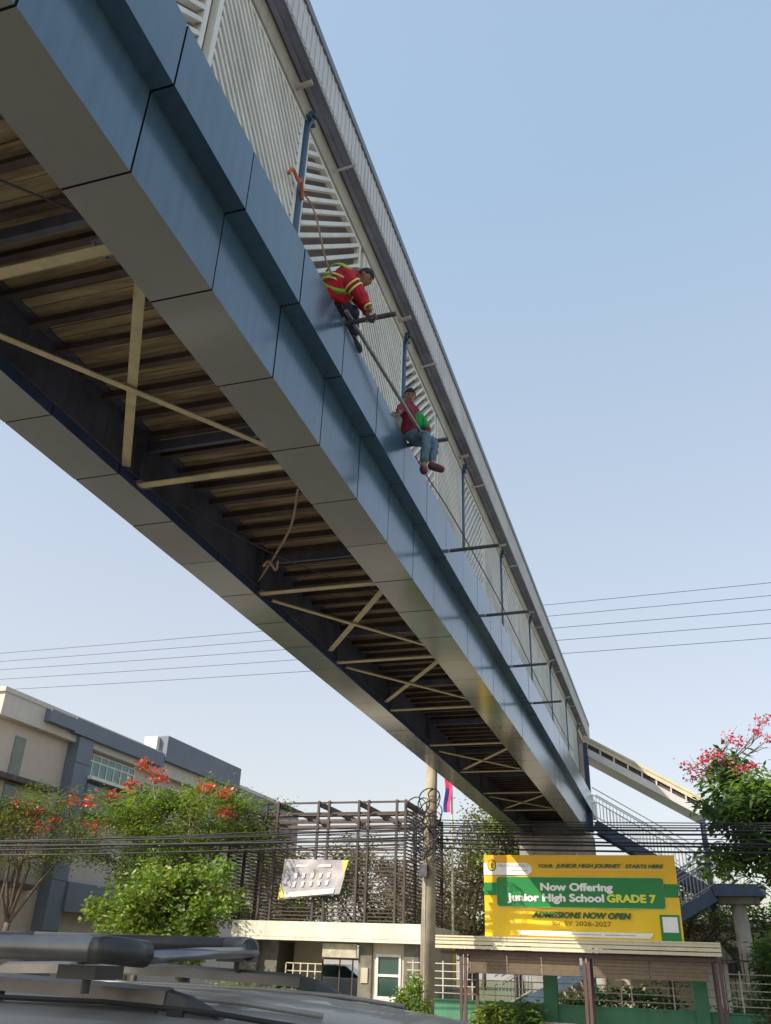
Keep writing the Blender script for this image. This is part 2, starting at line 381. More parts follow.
# ------------------------------------------------------------------ scaffold pipes on the bridge
tubes=[(7.15,8.245,-3.3,-2.32,'dark scaffold pipe under the worker in red'),(9.86,8.245,-3.3,-2.36,'dark scaffold pipe on which the worker in the green vest sits'),
 (12.3,7.70,-2.92,-2.10,'dark scaffold pipe jutting from the blue band, first beyond the seated workers'),(15.3,7.70,-2.92,-2.08,'dark scaffold pipe jutting from the blue band, second beyond the workers'),
 (18.3,7.62,-2.92,-2.16,'dark scaffold pipe jutting from the blue band, third beyond the workers'),(21.3,7.6,-2.92,-2.2,'dark scaffold pipe jutting from the blue band, farthest one near the bridge end')]
for y,z,xa,xb,lab in tubes:
    o=MB().tube([(xa,y,z),(xb,y,z+.015)],.03,12).build('scaffold_pipe',STEEL,smooth=False); tag(o,lab,'pipe','scaffold pipes sticking out of the bridge')
o=MB().tube([(-2.88,7.0,8.305),(-2.69,10.02,8.305)],.024,12).build('long_pipe',mat('dull_pipe',(.28,.26,.24),.45,metal=.4,var=.4,scale=5)); tag(o,'long grey pipe lying across both workers’ scaffold pipes','pipe')
o=MB().tube([(-2.965,7.0,8.245),(-2.965,10.5,8.245)],.02,10).build('long_pipe',ALU); tag(o,'long pale pipe lying on the edge of the blue band','pipe')
def rope(name,pts,r,m,label,cat,sub=6,group=None):
    P=[Vector(p) for p in pts]; out=[]
    for i in range(len(P)-1):
        p0=P[max(i-1,0)];p1=P[i];p2=P[i+1];p3=P[min(i+2,len(P)-1)]
        for k in range(sub):
            t=k/sub; out.append(.5*((2*p1)+(p2-p0)*t+(2*p0-5*p1+4*p2-p3)*t*t+(3*p1-p0-3*p2+p3)*t**3))
    out.append(P[-1]); o=MB().tube(out,r,6).build(name,m); tag(o,label,cat,group); return o
ORG=mat('orange_rope',(.55,.16,.06),.8); RP=mat('tan_rope',(.35,.24,.17),.9); DK=mat('dark_rope',(.06,.06,.07),.8)
rope('lanyard',[(-3.28,6.25,9.62),(-3.2,6.45,9.55),(-3.12,6.5,9.3),(-3.05,6.5,9.0),(-3.02,6.62,8.78),(-2.97,6.72,8.62)],.012,RP,'tan safety lanyard from the blue post to the red worker’s back','rope')
rope('tied_cloth',[(-3.26,5.95,9.5),(-3.24,6.0,9.62),(-3.22,6.12,9.56),(-3.23,6.2,9.66),(-3.25,6.31,9.6),(-3.25,6.33,9.5)],.022,ORG,'orange strap knotted round the blue post above the red worker','strap')
rope('lifeline',[(-3.22,11.2,8.9),(-3.22,12.1,8.96),(-3.22,13.9,9.14),(-3.22,18.6,9.34),(-3.22,21.8,9.3),(-3.22,28,9.2),(-3.22,34,9.2)],.012,DK,'thin dark lifeline strung along the cream louvers','rope')
rope('rigging_rope',[(-5.65,10.95,6.85),(-5.0,10.1,6.82),(-4.4,9.3,6.85),(-3.95,8.45,6.9)],.018,RP,'knotted tan rope slung across the deck underside','rope')
rope('rigging_rope',[(-5.15,10.35,6.86),(-5.2,10.2,6.74),(-5.1,10.15,6.78),(-5.05,10.3,6.7),(-4.98,10.2,6.8)],.02,RP,'loose knot of tan rope hanging from the slung rope','rope')
rope('thin_cable',[(-5.62,8.2,6.85),(-4.8,10,6.72),(-3.86,12,6.85)],.008,DK,'thin pale wire crossing diagonally below the deck','cable')
rope('thin_cable',[(-5.2,2.4,6.9),(-4.3,3.15,6.7),(-3.8,3.7,6.7)],.01,DK,'thin dark cable under the deck nearest the camera','cable')
# ------------------------------------------------------------------ overhead cables
CAB=mat('cable_black',(.015,.015,.02),.6)
def sagline(y,za,zb,x0,x1,sag,r,label,grp,xm=None,name='overhead_cable'):
    pts=[]
    n=28
    for i in range(n+1):
        t=i/n; pts.append((x0+(x1-x0)*t,y,za+(zb-za)*t-sag*4*t*(1-t)))
    o=MB().tube(pts,r,5).build(name,CAB); tag(o,label,'cable',grp)
ords=['topmost','second from top','third from top','fourth from top','lowest']
for (zl,zr),w_ in zip([(13.75,14.1),(13.35,13.62),(12.95,13.1),(12.5,12.6),(12.0,12.07)],ords):
    # extend beyond the frame with the same slope
    s=(zr-zl)/(4.3+28); sagline(30.5,zl-s*22+.3,zr+s*20+.3,-50,24,.45,.010,f'{w_} of the thin high wires running behind the roof of the bridge','high power wires')
zs=[5.50,5.42,5.36,5.30,5.22,5.14,5.05,4.96,4.86,4.72]
nm=['uppermost','second','third','fourth','fifth','sixth','seventh','eighth','ninth','lowest']
for i,z in enumerate(zs):
    # right span from pole
    sagline(25.9+.03*(i%3),z,z+random.uniform(-.08,.12),-6.7,22,.12+random.uniform(0,.1),random.choice([.014,.02,.028]),f'{nm[i]} black cable leading right from the utility pole','low cables right of the pole')
for i,z in enumerate(zs[:9]):
    z2=5.12+.32*(i/8-.5)*-1
    sagline(25.9+.03*(i%3),z2+random.uniform(-.1,.1),z-.1,-48,-6.9,.2+random.uniform(0,.25),random.choice([.014,.02,.03]),f'{nm[i]} black cable leading left from the utility pole','low cables left of the pole')
# ------------------------------------------------------------------ utility pole
POLE=mat('pole_concrete',(.36,.31,.22),.85,var=.3,scale=2,bump=.2,streak=.25)
up_=thing('utility_pole',(-6.85,26,GZ),'pale concrete utility pole wound with black cable coils','utility pole')
MB().tube([(-6.88,26,GZ),(-6.8,26,5),(-6.72,26,9.4)],[.225,.19,.145],16).build('shaft',POLE,up_,smooth=True)
mb=MB(); mb.box(-7.6,-6.0,26.1,26.2,8.6,8.7); mb.build('crossarm',STEEL,up_)
mb=MB()
for k in range(4): mb.box(-7.03,-6.6,25.8,26.18,4.7+k*.3,4.73+k*.3)
mb.build('clamp_band',STEEL,up_)
for k in range(14):
    cx_=-6.84+random.uniform(-.3,.3); cz=4.45+k*.13; r_=random.uniform(.14,.36); ph_=random.uniform(0,6)
    pts=[(cx_+r_*math.cos(a)*(1+.1*math.sin(3*a)),25.70-.02*(k%4)-.01*a,cz+r_*1.15*math.sin(a)) for a in np.linspace(ph_,ph_+13,44)]
    o=MB().tube(pts,.011,5).build('cable_coil',CAB); tag(o,['small low coil of black cable on the pole','low coil of black cable hanging left on the pole','middle coil of spare black cable on the pole','wide coil of black cable at mid bundle','coil of black cable just below the top coil','loose upper coil of cable on the pole','topmost coil of black cable on the pole'][k//2],'cable coil','coils of cable on the utility pole')
MB().box(-7.02,-6.78,25.58,25.78,3.9,4.25).build('junction_box',STEEL,up_,bevel=.01)
MB().tube([(-6.9,25.8,GZ),(-6.88,25.8,3.9)],.02,6).build('riser_pipe',CONC,up_)
for k in range(5):
    x=-6.8+.09*k; pts=[(x-.2,25.7,5.5-.1*k),(x+.1,25.66,5.0-.12*k),(x-.1,25.66,4.4-.05*k),(x+.15,25.7,4.0+.2*k)]
    rope('drop_wire',pts,.009,CAB,['short','long','crooked','slack','kinked'][k]+' black wire end dangling down the utility pole','wire',group='loose wires on the pole')
# ------------------------------------------------------------------ waiting shed with brown posts
BRN=mat('brown_steel',(.10,.055,.05),.6,var=.2); SHR=mat('shed_roof',(.66,.60,.42),.55,var=.1,scale=2,streak=.15); SLAT=mat('tan_slats',(.20,.155,.105),.6,var=.15)
sh=thing('waiting_shed',(-3,28.4,GZ),'low waiting shed with cream ribbed roof edge, brown posts and tan slatted panels','shed')
mb=MB()
for k in range(3): mb.box(-7.17,1.0,27.5-.03*(k%2)+.0,27.55,2.13+k*.11,2.13+k*.11+.085)
mb.box(-7.16,.99,27.55,29.9,2.36,2.44); mb.box(-7.17,1.0,27.47,27.6,2.43,2.47); mb.box(-7.17,-7.12,27.56,29.9,2.13,2.355); mb.box(.95,1.0,27.56,29.9,2.13,2.355)
mb.build('roof',SHR,sh)
mb=MB(); mb.box(-6.9,.9,27.7,27.78,1.98,2.08); mb.box(-6.9,.9,29.6,29.68,2.05,2.15); mb.build('roof_beam',BRN,sh)
for x in (-6.22,-2.66,.86):
    mb=MB(); mb.box(x-.1,x-.02,27.7,27.78,GZ,2.0); mb.box(x+.02,x+.1,27.72,27.80,GZ,2.0); mb.build('post',BRN,sh)
for x in (-6.2,-2.7,.8):
    MB().box(x-.05,x+.05,29.55,29.65,GZ,2.05).build('post',BRN,sh)
for a,b in ((-6.0,-4.95),(-4.9,-3.95),(-3.9,-2.85),(-2.45,-.95),(-.9,.6)):
    mb=MB()
    for k in range(5): mb.bar((a,27.84,1.57+k*.09),(b,27.84,1.57+k*.09),.02,.098,upv=(0,-.35,1))
    mb.box(a-.03,a,27.82,27.86,1.5,2.0); mb.build('slatted_panel',SLAT,sh)
mb=MB(); mb.tube([(-1.9,28.6,2.18),(-.4,28.6,2.18)],.025,8); mb.tube([(-5.4,28.6,2.18),(-4.2,28.6,2.18)],.025,8); mb.build('tube_fitting',WHITE,sh)
mb=MB(); mb.box(-5.8,-3.2,29.1,29.5,.25,.3); mb.box(-5.7,-5.6,29.15,29.45,GZ,.25); mb.box(-3.4,-3.3,29.15,29.45,GZ,.25); mb.build('bench',CONC,sh)
# ------------------------------------------------------------------ perimeter fence
GRN=mat('green_wall',(.07,.24,.14),.7,var=.15,scale=2,streak=.25); RLG=mat('fence_rail',(.5,.48,.42),.5,metal=.2,var=.15)
pf=thing('perimeter_fence',(-2,30,GZ),'green low wall and posts with horizontal pale metal rails behind the waiting shed','fence')
MB().box(-8.6,14,29.95,30.15,GZ,.70).build('base_wall',GRN,pf)
mb=MB(); mb.box(-8.6,14,29.9,30.2,.70,.74); mb.build('wall_coping',GRN,pf)
for x in (-4.0,.36,4.8,9.2):
    MB().box(x-.2,x+.2,29.85,30.25,GZ,1.95).build('post',GRN,pf,bevel=.01)
for z in (.9,1.1,1.3,1.5,1.72):
    MB().tube([(-8.6,30.05,z),(14,30.05,z)],.016,6).build('rail',RLG,pf)
for x in (-8.4,-7.4,-6.45,-6.1,-5.1,-2.9,-1.9,-1.6,-.4,1.5,2.6,3.7):
    MB().box(x-.02,x+.02,30.03,30.07,.74,1.8).build('upright',RLG,pf)
# ------------------------------------------------------------------ advertising banner
BY=28.0
bn=thing('advertising_banner',(-2.8,BY,2.47),'large yellow and green printed banner standing on the shed roof','banner')
YEL=mat('banner_yellow',(.86,.50,.02),.42,var=.06,scale=.6,bump=1.0,bscale=1.6,stretch=(1,1,1.8))
n=YEL.node_tree; # vertical print gradient from orange to yellow
geo=n.nodes.new('ShaderNodeNewGeometry'); sx=n.nodes.new('ShaderNodeSeparateXYZ'); mr=n.nodes.new('ShaderNodeMapRange'); rr=n.nodes.new('ShaderNodeValToRGB')
n.links.new(geo.outputs['Position'],sx.inputs[0]); n.links.new(sx.outputs['Z'],mr.inputs[0]); mr.inputs[1].default_value=2.5; mr.inputs[2].default_value=4.7
rr.color_ramp.elements[0].color=(.90,.62,.012,1); rr.color_ramp.elements[1].color=(.85,.46,.02,1); n.links.new(mr.outputs[0],rr.inputs[0]); n.links.new(rr.outputs[0],n.nodes['Principled BSDF'].inputs['Base Color'])
BGR=mat('banner_green',(.012,.22,.05),.4,var=.06,scale=.6,bump=.5,bscale=1.4); BWH=mat('banner_white',(.88,.88,.84),.45,var=.05,bump=.4,bscale=1.4)
BDK=mat('banner_dark_green',(.03,.12,.03),.5,var=.05); BYT=mat('banner_yellow_text',(.75,.80,.08),.5,var=.03); BGREY=mat('banner_grey',(.4,.4,.36),.5)
bx0,bx1,bz0,bz1=-5.60,.07,2.475,4.75; BW=bx1-bx0; BH=bz1-bz0
def bump_y(x,z): return .012*math.sin(x*3.1+z*4)+.008*math.sin(x*7-z*5)
def sheet(name,u0,u1,v0,v1,m,off,par,poly=None,nx=24,nz=8):
    mb=MB()
    if poly is None:
        for i in range(nx):
            for j in range(nz):
                q=[]
                for a,b in ((i,j),(i+1,j),(i+1,j+1),(i,j+1)):
                    u=u0+(u1-u0)*a/nx; v=v0+(v1-v0)*b/nz; x=bx0+u*BW; z=bz1-v*BH; q.append((x,BY-off+bump_y(x,z),z))
                mb.quad(*q)
    else:
        c=(sum(p[0] for p in poly)/len(poly),sum(p[1] for p in poly)/len(poly))
        P=[(bx0+u*BW,bz1-v*BH) for u,v in poly]
        mb.add([(x,BY-off+.5*0,z) for x,z in P],[tuple(range(len(P)))])
    me=mb.build(name,m,par,smooth=True); return me
bs=sheet('printed_sheet',0,1,0,1,YEL,0,bn,nx=60,nz=24)
sheet('green_stripe',0,1,.345,.50,BGR,.028-.02,bs)
_rc=[]
for cu,cv,a0 in ((.915,.60,0),(.085,.60,90),(.085,.31,180),(.915,.31,270)):
    for q_ in range(0,91,15): a_=R(a0+q_); _rc.append((cu+.015*math.cos(a_),cv+.0375*math.sin(a_)*1.0))
sheet('green_box',0,1,0,1,BGR,.0235,bs,poly=_rc)
mb=MB()
def uv(u,v,off=.03): return (bx0+u*BW,BY-off,bz1-v*BH)
for a,b in (((.07,.285),(.93,.285)),((.07,.625),(.93,.625)),((.07,.285),(.07,.625)),((.93,.285),(.93,.625))): mb.bar(uv(*a),uv(*b),.004,.018)
mb=MB()
for a,b in zip(_rc,_rc[1:]+_rc[:1]): mb.bar(uv(*a),uv(*b),.004,.02)
mb.build('box_outline',mat('outline_green',(.35,.6,.2),.5),bs)
sheet('white_flash',0,1,0,1,BWH,.024,bs,poly=[(0,.10),(.23,.10),(.25,.12),(.262,.16),(.262,.21),(.24,.25),(0,.25)])
sheet('white_strip',0,1,0,1,BWH,.024,bs,poly=[(.17,.915),(.86,.915),(.84,.975),(.185,.975)])
sheet('square_frame',0,1,0,1,BGR,.026,bs,poly=[(.895,.70),(.99,.70),(.99,.995),(.895,.995)])
sheet('white_square',0,1,0,1,BWH,.030,bs,poly=[(.907,.725),(.98,.725),(.98,.90),(.907,.90)])
def ell(cu,cv,ru,rv,m,off,name):
    sheet(name,0,1,0,1,m,off,bs,poly=[(cu+ru*math.cos(a),cv+rv*math.sin(a)) for a in np.linspace(0,2*math.pi,24,endpoint=False)])
ell(.045,.13,.024,.075,BDK,.030,'emblem_ring'); ell(.045,.13,.020,.062,YEL,.034,'emblem_disc')
sheet('emblem_flame',0,1,0,1,BDK,.038,bs,poly=[(.045,.09),(.051,.12),(.047,.165),(.041,.165),(.041,.12)])
def text(body,cu,cv,wu,hz,m,par,off=.034,shear=0,bold=0.0,name='lettering',align='CENTER'):
    cu_=bpy.data.curves.new('t','FONT'); cu_.body=body; cu_.align_x='LEFT'; cu_.shear=shear; cu_.offset=min(bold,.012); cu_.resolution_u=3; cu_.fill_mode='FRONT'
    to=bpy.data.objects.new('t',cu_); COL.objects.link(to); bpy.context.view_layer.update()
    me=bpy.data.meshes.new_from_object(to.evaluated_get(bpy.context.evaluated_depsgraph_get())); bpy.data.objects.remove(to)
    co=np.zeros(len(me.vertices)*3); me.vertices.foreach_get('co',co); co=co.reshape(-1,3)
    lo=co.min(0); hi=co.max(0); W=wu*BW
    fx=(co[:,0]-lo[0])/(hi[0]-lo[0])*W; fz=(co[:,1]/.70)*hz
    x=bx0+cu*BW-W/2+fx; z=bz1-cv*BH-hz/2+fz; yy=np.full(len(x),BY-off)
    fc=[tuple(p.vertices) for p in me.polygons]; bpy.data.meshes.remove(me); base_=np.stack([x,yy,z],1)-np.array(root(par).location); nv=len(base_)
    VV=[];FF=[]
    d_=.014 if bold>.03 else (.006 if bold>0 else 0)
    for q,(dx,dz) in enumerate(((0,0),(-d_,0),(d_,0),(0,d_*.7),(0,-d_*.7))):
        if q and not d_: break
        VV.append(base_+np.array((dx,-.0008*q,dz))); FF+=[tuple(i+nv*q for i in f) for f in fc]
    me=bpy.data.meshes.new(name); me.from_pydata(np.concatenate(VV).tolist(),[],FF); me.materials.append(m)
    o=bpy.data.objects.new(name,me); COL.objects.link(o); o.parent=par; return o
text('Now Offering',.49,.39,.37,.20,BWH,bs,bold=.05)
text('Junior High School',.377,.52,.50,.20,BWH,bs,bold=.05)
text('GRADE 7',.765,.52,.24,.20,BYT,bs,bold=.05)
text('YOUR',.335,.135,.075,.09,BDK,bs,bold=.02,shear=.2)
text('JUNIOR HIGH JOURNEY',.56,.132,.34,.10,BDK,bs,bold=.03,shear=.25)
text('STARTS HERE',.845,.135,.19,.09,BDK,bs,bold=.025,shear=.2)
text('ADMISSIONS NOW OPEN',.505,.725,.50,.15,BDK,bs,bold=.04,shear=.25)
text('for SY 2026-2027',.505,.82,.30,.125,mat('banner_brown',(.16,.09,.02),.5),bs,bold=0)
text('FEU ROOSEVELT',.165,.135,.165,.075,BGREY,bs,bold=.0)
mb=MB()
for u0,u1 in ((.245,.33),(.38,.60),(.62,.77)): mb.bar(uv(u0,.945),uv(u1,.945),.003,.02)
mb.bar(uv(.15,.195),uv(.24,.195),.003,.02); mb.build('fine_print',BGREY,bs)
mb=MB(); mb.bar(uv(.30,.18),uv(.955,.18),.003,.008); mb.build('underline',BWH,bs)
mb=MB()
for u in (.02,.25,.5,.75,.98): mb.box(bx0+u*BW-.025,bx0+u*BW+.025,BY+.05,BY+.1,2.44,4.72)
for v in (.02,.5,.97): mb.box(bx0+.02,bx1-.02,BY+.1,BY+.14,bz1-v*BH-.02,bz1-v*BH+.02)
mb.build('frame',BRN,bn)
for u,v in ((.004,.0),(.5,.0),(.996,.0),(.004,1),(.996,1)):
    x=bx0+u*BW; z=bz1-v*BH; dz=.12 if v==0 else -.08
    MB().tube([(x,BY,z),(x+.03,BY+.06,z+dz*.5),(x,BY+.1,z-dz*.2)],.008,5).build('tie',WHITE,bn)
# ------------------------------------------------------------------ guardhouse
GH=thing('guardhouse',(-12.4,34,GZ),'single-storey guardhouse with white concrete roof slab, stone piers and a gate opening','guardhouse')
STN=mat('grey_stone',(.17,.165,.13),.85,var=.3,scale=3,bump=.3); BEI=mat('beige_wall',(.52,.46,.36),.8,var=.1,scale=1.5,streak=.15); GLS=mat('dark_glass',(.03,.07,.06),.12,var=.3,scale=2,spec=.8)
WSLAB=mat('slab_white',(.74,.70,.58),.75,var=.12,scale=1.5,streak=.35)
mb=MB(); mb.box(-16.2,-8.8,32.4,38.5,2.42,2.93); mb.box(-16.22,-8.78,32.36,38.52,2.30,2.41); mb.build('roof_slab',WSLAB,GH)
for a,b in ((-16.0,-15.2),(-11.2,-10.7),(-9.5,-8.95)):
    MB().box(a,b,32.75,33.3,GZ,2.3).build('stone_pier',STN,GH)
MB().box(-15.2,-14.5,33.0,33.2,GZ,2.3).build('wall',STN,GH)
MB().box(-14.5,-13.3,34.6,34.75,GZ,2.3).build('wall',BEI,GH)
mb=MB(); mb.box(-10.7,-9.5,32.85,33.0,GZ,.55); mb.box(-10.7,-9.5,32.85,33.0,1.95,2.3); mb.box(-10.7,-10.55,32.85,33.0,.55,1.95);mb.box(-9.62,-9.5,32.85,33.0,.55,1.95); mb.build('wall',BEI,GH)
for q_ in ((-9.0,-8.9,33.3,38.4),(-16,-15.9,33.3,38.4),(-15.9,-14.9,38.2,38.4),(-12.7,-9.01,38.2,38.4)): MB().box(*q_,GZ,2.3).build('wall',BEI,GH)
def window(x0,x1,y,z0,z1,par,mull=(),trans=(),t=.06,fm=WHITE,face=-1):
    mb=MB(); mb.box(x0,x1,y-.05,y+.03,z0,z0+t); mb.box(x0,x1,y-.05,y+.03,z1-t,z1); mb.box(x0,x0+t,y-.05,y+.03,z0+t,z1-t); mb.box(x1-t,x1,y-.05,y+.03,z0+t,z1-t)
    for z in trans: mb.box(x0+t,x1-t,y-.045,y+.025,z-t/2,z+t/2)
    for x in mull: mb.box(x-t/2,x+t/2,y-.04,y+.02,z0+t,z1-t)
    w_=mb.build('window',fm,par); MB().box(x0+t*.5,x1-t*.5,y+.0,y+.01,z0+t*.5,z1-t*.5).build('pane',GLS,w_)
window(-10.55,-9.62,32.86,.55,1.95,GH,trans=(1.28,),t=.08)
MB().box(-10.75,-9.45,32.7,32.86,.47,.54).build('window_sill',WSLAB,GH)
o=MB().box(-11.08,-10.82,32.71,32.74,1.02,1.5).build('notice_board',BEI,GH)
MB().box(-12.55,-11.25,32.6,32.68,1.80,2.24).build('sign_panel',mat('faded_sign',(.6,.54,.38),.7,col2=(.34,.32,.24),scale=3),GH)
mb=MB(); mb.box(-12.6,-11.2,32.7,32.8,1.72,1.79); mb.build('lintel',BRN,GH)
mb=MB()
for x in np.arange(-14.0,-12.55,.29): mb.box(x-.02,x+.02,32.72,32.76,GZ,1.55)
for z in (.4,.7,1.0,1.3,1.55): mb.box(-14.0,-12.6,32.73,32.75,z,z+.03)
mb.build('gate',mat('cream_gate',(.62,.55,.4),.6),GH)
mb=MB()
for x in (-12.0,-11.5): mb.box(x-.02,x+.02,33,33.04,.4,1.75)
mb.build('door_frame',BRN,GH)
MB().box(-16.2,-8.8,32.35,32.55,GZ,.35).build('planter_wall',GRN,GH)
# white parked car inside the carport opening
def simple_car(loc,rot,label,paint,group=None):
    t=thing('parked_car',loc,label,'car',group); t.rotation_euler[2]=rot
    L0=Vector(loc)
    def add(mb,n,m,p=t,sm=False):
        # build in local coordinates
        mb.v=[(v[0]+L0.x,v[1]+L0.y,v[2]+L0.z) for v in mb.v]; return mb.build(n,m,p,smooth=sm,bevel=.03 if n in('body','cabin') else 0)
    mb=MB(); mb.prism([(-2.1,.3),(2.1,.3),(2.15,.6),(2.0,.82),(1.1,.95),(-1.7,1.0),(-2.1,.9)],'y',-.85,.85); add(mb,'body',paint)
    mb=MB(); mb.prism([(-1.6,.98),(1.0,.96),(.3,1.42),(-1.2,1.45)],'y',-.72,.72); add(mb,'cabin',GLS)
    mb=MB(); mb.box(-1.15,.25,-.7,.7,1.44,1.48); add(mb,'roof',paint)
    for x in (-1.35,1.3):
        for y in (-.86,.86):
            mb=MB(); mb.tube([(x,y-.1,.32),(x,y+.1,.32)],.32,18); wl=add(mb,'wheel',RUBBER)
            mb=MB(); mb.tube([(x,y-.105,.32),(x,y+.105,.32)],.19,12); add(mb,'rim',ALU,wl)
    for y in (-.6,.6):
        mb=MB(); mb.box(2.05,2.13,y-.18,y+.18,.6,.74); add(mb,'headlight',ALU)
    return t
PW=mat('car_white',(.72,.73,.74),.25,coat=.5,var=.03)
simple_car((-14.6,40.6,GZ+.25),0.1,'white parked car seen through the guardhouse gate opening',PW)
# ------------------------------------------------------------------ slatted screen structure above the guardhouse
DKS=mat('dark_slat',(.060,.042,.036),.65,var=.25,scale=3); 
ls=thing('slatted_pavilion',(-13,33,2.93),'tall box of dark brown horizontal slats on top of the guardhouse roof','slatted structure')
def slatwall(p0,p1,z0,z1,sp=.2,ph=0):
    p0=Vector((*p0,0));p1=Vector((*p1,0)); mb=MB(); z=z0+.08
    while z<z1:
        a=p0.copy();b=p1.copy();a.z=b.z=z; mb.bar(a,b,.045,.04); z+=sp
    return mb.build('slat_panel',DKS,ls)
slatwall((-16.95,33),(-9.6,33),2.95,6.35,.13); 
mb=MB(); 
for z in (6.45,6.8,7.2): mb.box(-16.9,-9.6,32.97,33.03,z,z+.07)
mb.build('top_rail',DKS,ls)
slatwall((-9.6,33),(-9.6,38.7),2.95,7.25,.13); slatwall((-16.95,33),(-16.95,38.7),2.95,7.25,.13); slatwall((-16.95,38.7),(-9.6,38.7),4.8,7.25,.41)
slatwall((-15.0,33.05),(-15.0,38.7),2.95,6.2,.41)
for x in (-16.95,-15.45,-14.95,-13.2,-12.75,-11.5,-11.1,-9.95,-9.6):
    MB().box(x-.045,x+.045,32.9,32.98,2.93,7.3).build('post',DKS,ls)
for x in (-9.6,-16.95):
    for y in (34.4,35.8,37.2,38.7): MB().box(x-.06,x+.06,y-.05,y+.05,2.93,7.3).build('post',DKS,ls)
for x in (-14.95,-13.2,-11.5,-9.62,-16.9):
    MB().box(x-.06,x+.06,33.05,38.7,7.1,7.28).build('roof_joist',DKS,ls)
PLK=mat('weathered_plank',(.14,.105,.085),.8,var=.3)
for y in (34.6,36.4,38.2): MB().box(-16.8,-9.7,y-.3,y+.1,6.95,7.08).build('roof_plank',PLK,ls)
# small banner
sb_=thing('hanging_banner',(-13.2,32.75,3.7),'small grey faded banner tied askew on the brown slats','banner')
gp=[(-14.4,5.12),(-11.75,5.08),(-12.05,3.9),(-14.55,3.68)]
def gq(u,v,o=0):
    a=Vector(gp[0]).lerp(Vector(gp[1]),u); b=Vector(gp[3]).lerp(Vector(gp[2]),u); p=a.lerp(b,v); return (p.x,32.74-o+.02*math.sin(u*9+v*3),p.y)
mb=MB()
for i in range(16):
    for j in range(8): mb.quad(gq(i/16,j/8),gq((i+1)/16,j/8),gq((i+1)/16,(j+1)/8),gq(i/16,(j+1)/8))
sbm=mb.build('printed_sheet',mat('banner_faded',(.50,.46,.44),.5,col2=(.22,.22,.28),scale=1.4),sb_,smooth=True)
mb=MB()
for r_,v in enumerate((.36,.58)):
    for k in range(5):
        u=.2+.13*k+random.uniform(-.01,.01); mb.quad(gq(u,v,.03),gq(u+.055,v,.03),gq(u+.05,v+.14,.03),gq(u+.01,v+.14,.03))
mb.quad(gq(.2,.14,.03),gq(.75,.12,.03),gq(.75,.2,.03),gq(.2,.2,.03)); mb.quad(gq(.1,.84,.03),gq(.9,.82,.03),gq(.9,.97,.03),gq(.07,.97,.03)); mb.build('pale_print',mat('pale_ink',(.66,.64,.62),.5),sbm)
for t_ in ([gq(.9,0,.035),gq(1,0,.035),gq(.99,.45,.035)],[gq(0,.6,.035),gq(.1,.95,.035),gq(0,1,.035)]): MB().add(t_,[(0,1,2)]).build('yellow_corner',mat('faded_yellow',(.6,.55,.1),.5),sbm)
# ------------------------------------------------------------------ school building at left
BG1=mat('school_beige',(.57,.48,.40),.85,var=.07,scale=1,streak=.12); BG2=mat('school_parapet',(.60,.54,.48),.85,var=.06,scale=1,streak=.15); SBL=mat('school_slate',(.15,.175,.22),.6,var=.1,scale=1); 
SW=thing('school_building',(-31,40,GZ),'three-storey beige school building with slate-blue frame and panel, left background','building')
mb=MB(); mb.box(-44,-26.4,29,62,GZ,10.3); mb.build('wall',BG1,SW)
mb=MB(); mb.box(-44.1,-26.0,28.7,56.6,10.3,11.25); mb.box(-44.2,-25.95,28.6,56.7,11.25,11.45); mb.build('parapet',BG2,SW)
MB().box(-26.4,-25.9,28.9,33.2,7.9,8.12).build('ledge',JOIST,SW); MB().box(-26.4,-25.9,28.9,33.2,3.9,4.1).build('ledge',JOIST,SW)
mb=MB(); mb.box(-26.4,-25.8,33.9,35.0,GZ,10.58); mb.build('slate_column',SBL,SW)
for z in (2.4,4.4,6.4,8.0,9.4): MB().box(-25.81,-25.79,33.89,35.01,z,z+.03).build('panel_joint',JOIST,SW)
mb=MB(); mb.box(-26.4,-25.7,33.3,41.2,10.6,11.3); mb.build('slate_beam',SBL,SW)
mb=MB(); mb.box(-26.4,-25.65,31.4,33.28,10.66,11.2); mb.build('slate_canopy',SBL,SW)
MB().box(-26.4,-25.7,35.01,41.0,7.4,8.62).build('slate_spandrel',SBL,SW); MB().box(-26.4,-25.7,35.01,41.0,3.2,4.4).build('slate_spandrel',SBL,SW)
mb=MB(); mb.box(-26.4,-25.6,35.0,41.0,8.85,9.0); mb.build('window_ledge',WHITE,SW)
def xwindow(x,y0,y1,z0,z1,par,mull,trans,t=.07,glass=None):
    mb=MB(); mb.box(x-.02,x+.06,y0,y1,z0,z0+t); mb.box(x-.02,x+.06,y0,y1,z1-t,z1); mb.box(x-.02,x+.06,y0,y0+t,z0+t,z1-t); mb.box(x-.02,x+.06,y1-t,y1,z0+t,z1-t)
    for z in trans: mb.box(x-.02,x+.055,y0+t,y1-t,z-t/2,z+t/2)
    for y in mull: mb.box(x-.02,x+.05,y-t/2,y+t/2,z0+t,z1-t)
    w_=mb.build('window',WHITE,par); MB().box(x+.0,x+.02,y0+t*.5,y1-t*.5,z0+t*.5,z1-t*.5).build('pane',glass or TGL,w_)
SLG=mat('slit_glass',(.10,.13,.09),.2,var=.3,scale=1,spec=.7)
TGL=mat('teal_glass',(.05,.26,.17),.15,col2=(.03,.09,.09),scale=1.2,spec=.8)
xwindow(-26.38,35.3,39.6,9.0,10.2,SW,[35.3+.615*k for k in range(1,7)],[9.85])
MB().box(-26.42,-26.37,30.35,31.05,8.14,9.8).build('slit_window',SLG,SW); MB().box(-26.42,-26.37,30.35,31.05,4.3,7.85).build('slit_window',SLG,SW)
xwindow(-26.38,43,48,8.6,9.9,SW,[44,45,46,47],[9.5]); xwindow(-26.38,43,48,4.6,6.2,SW,[44,45,46,47],[5.8])
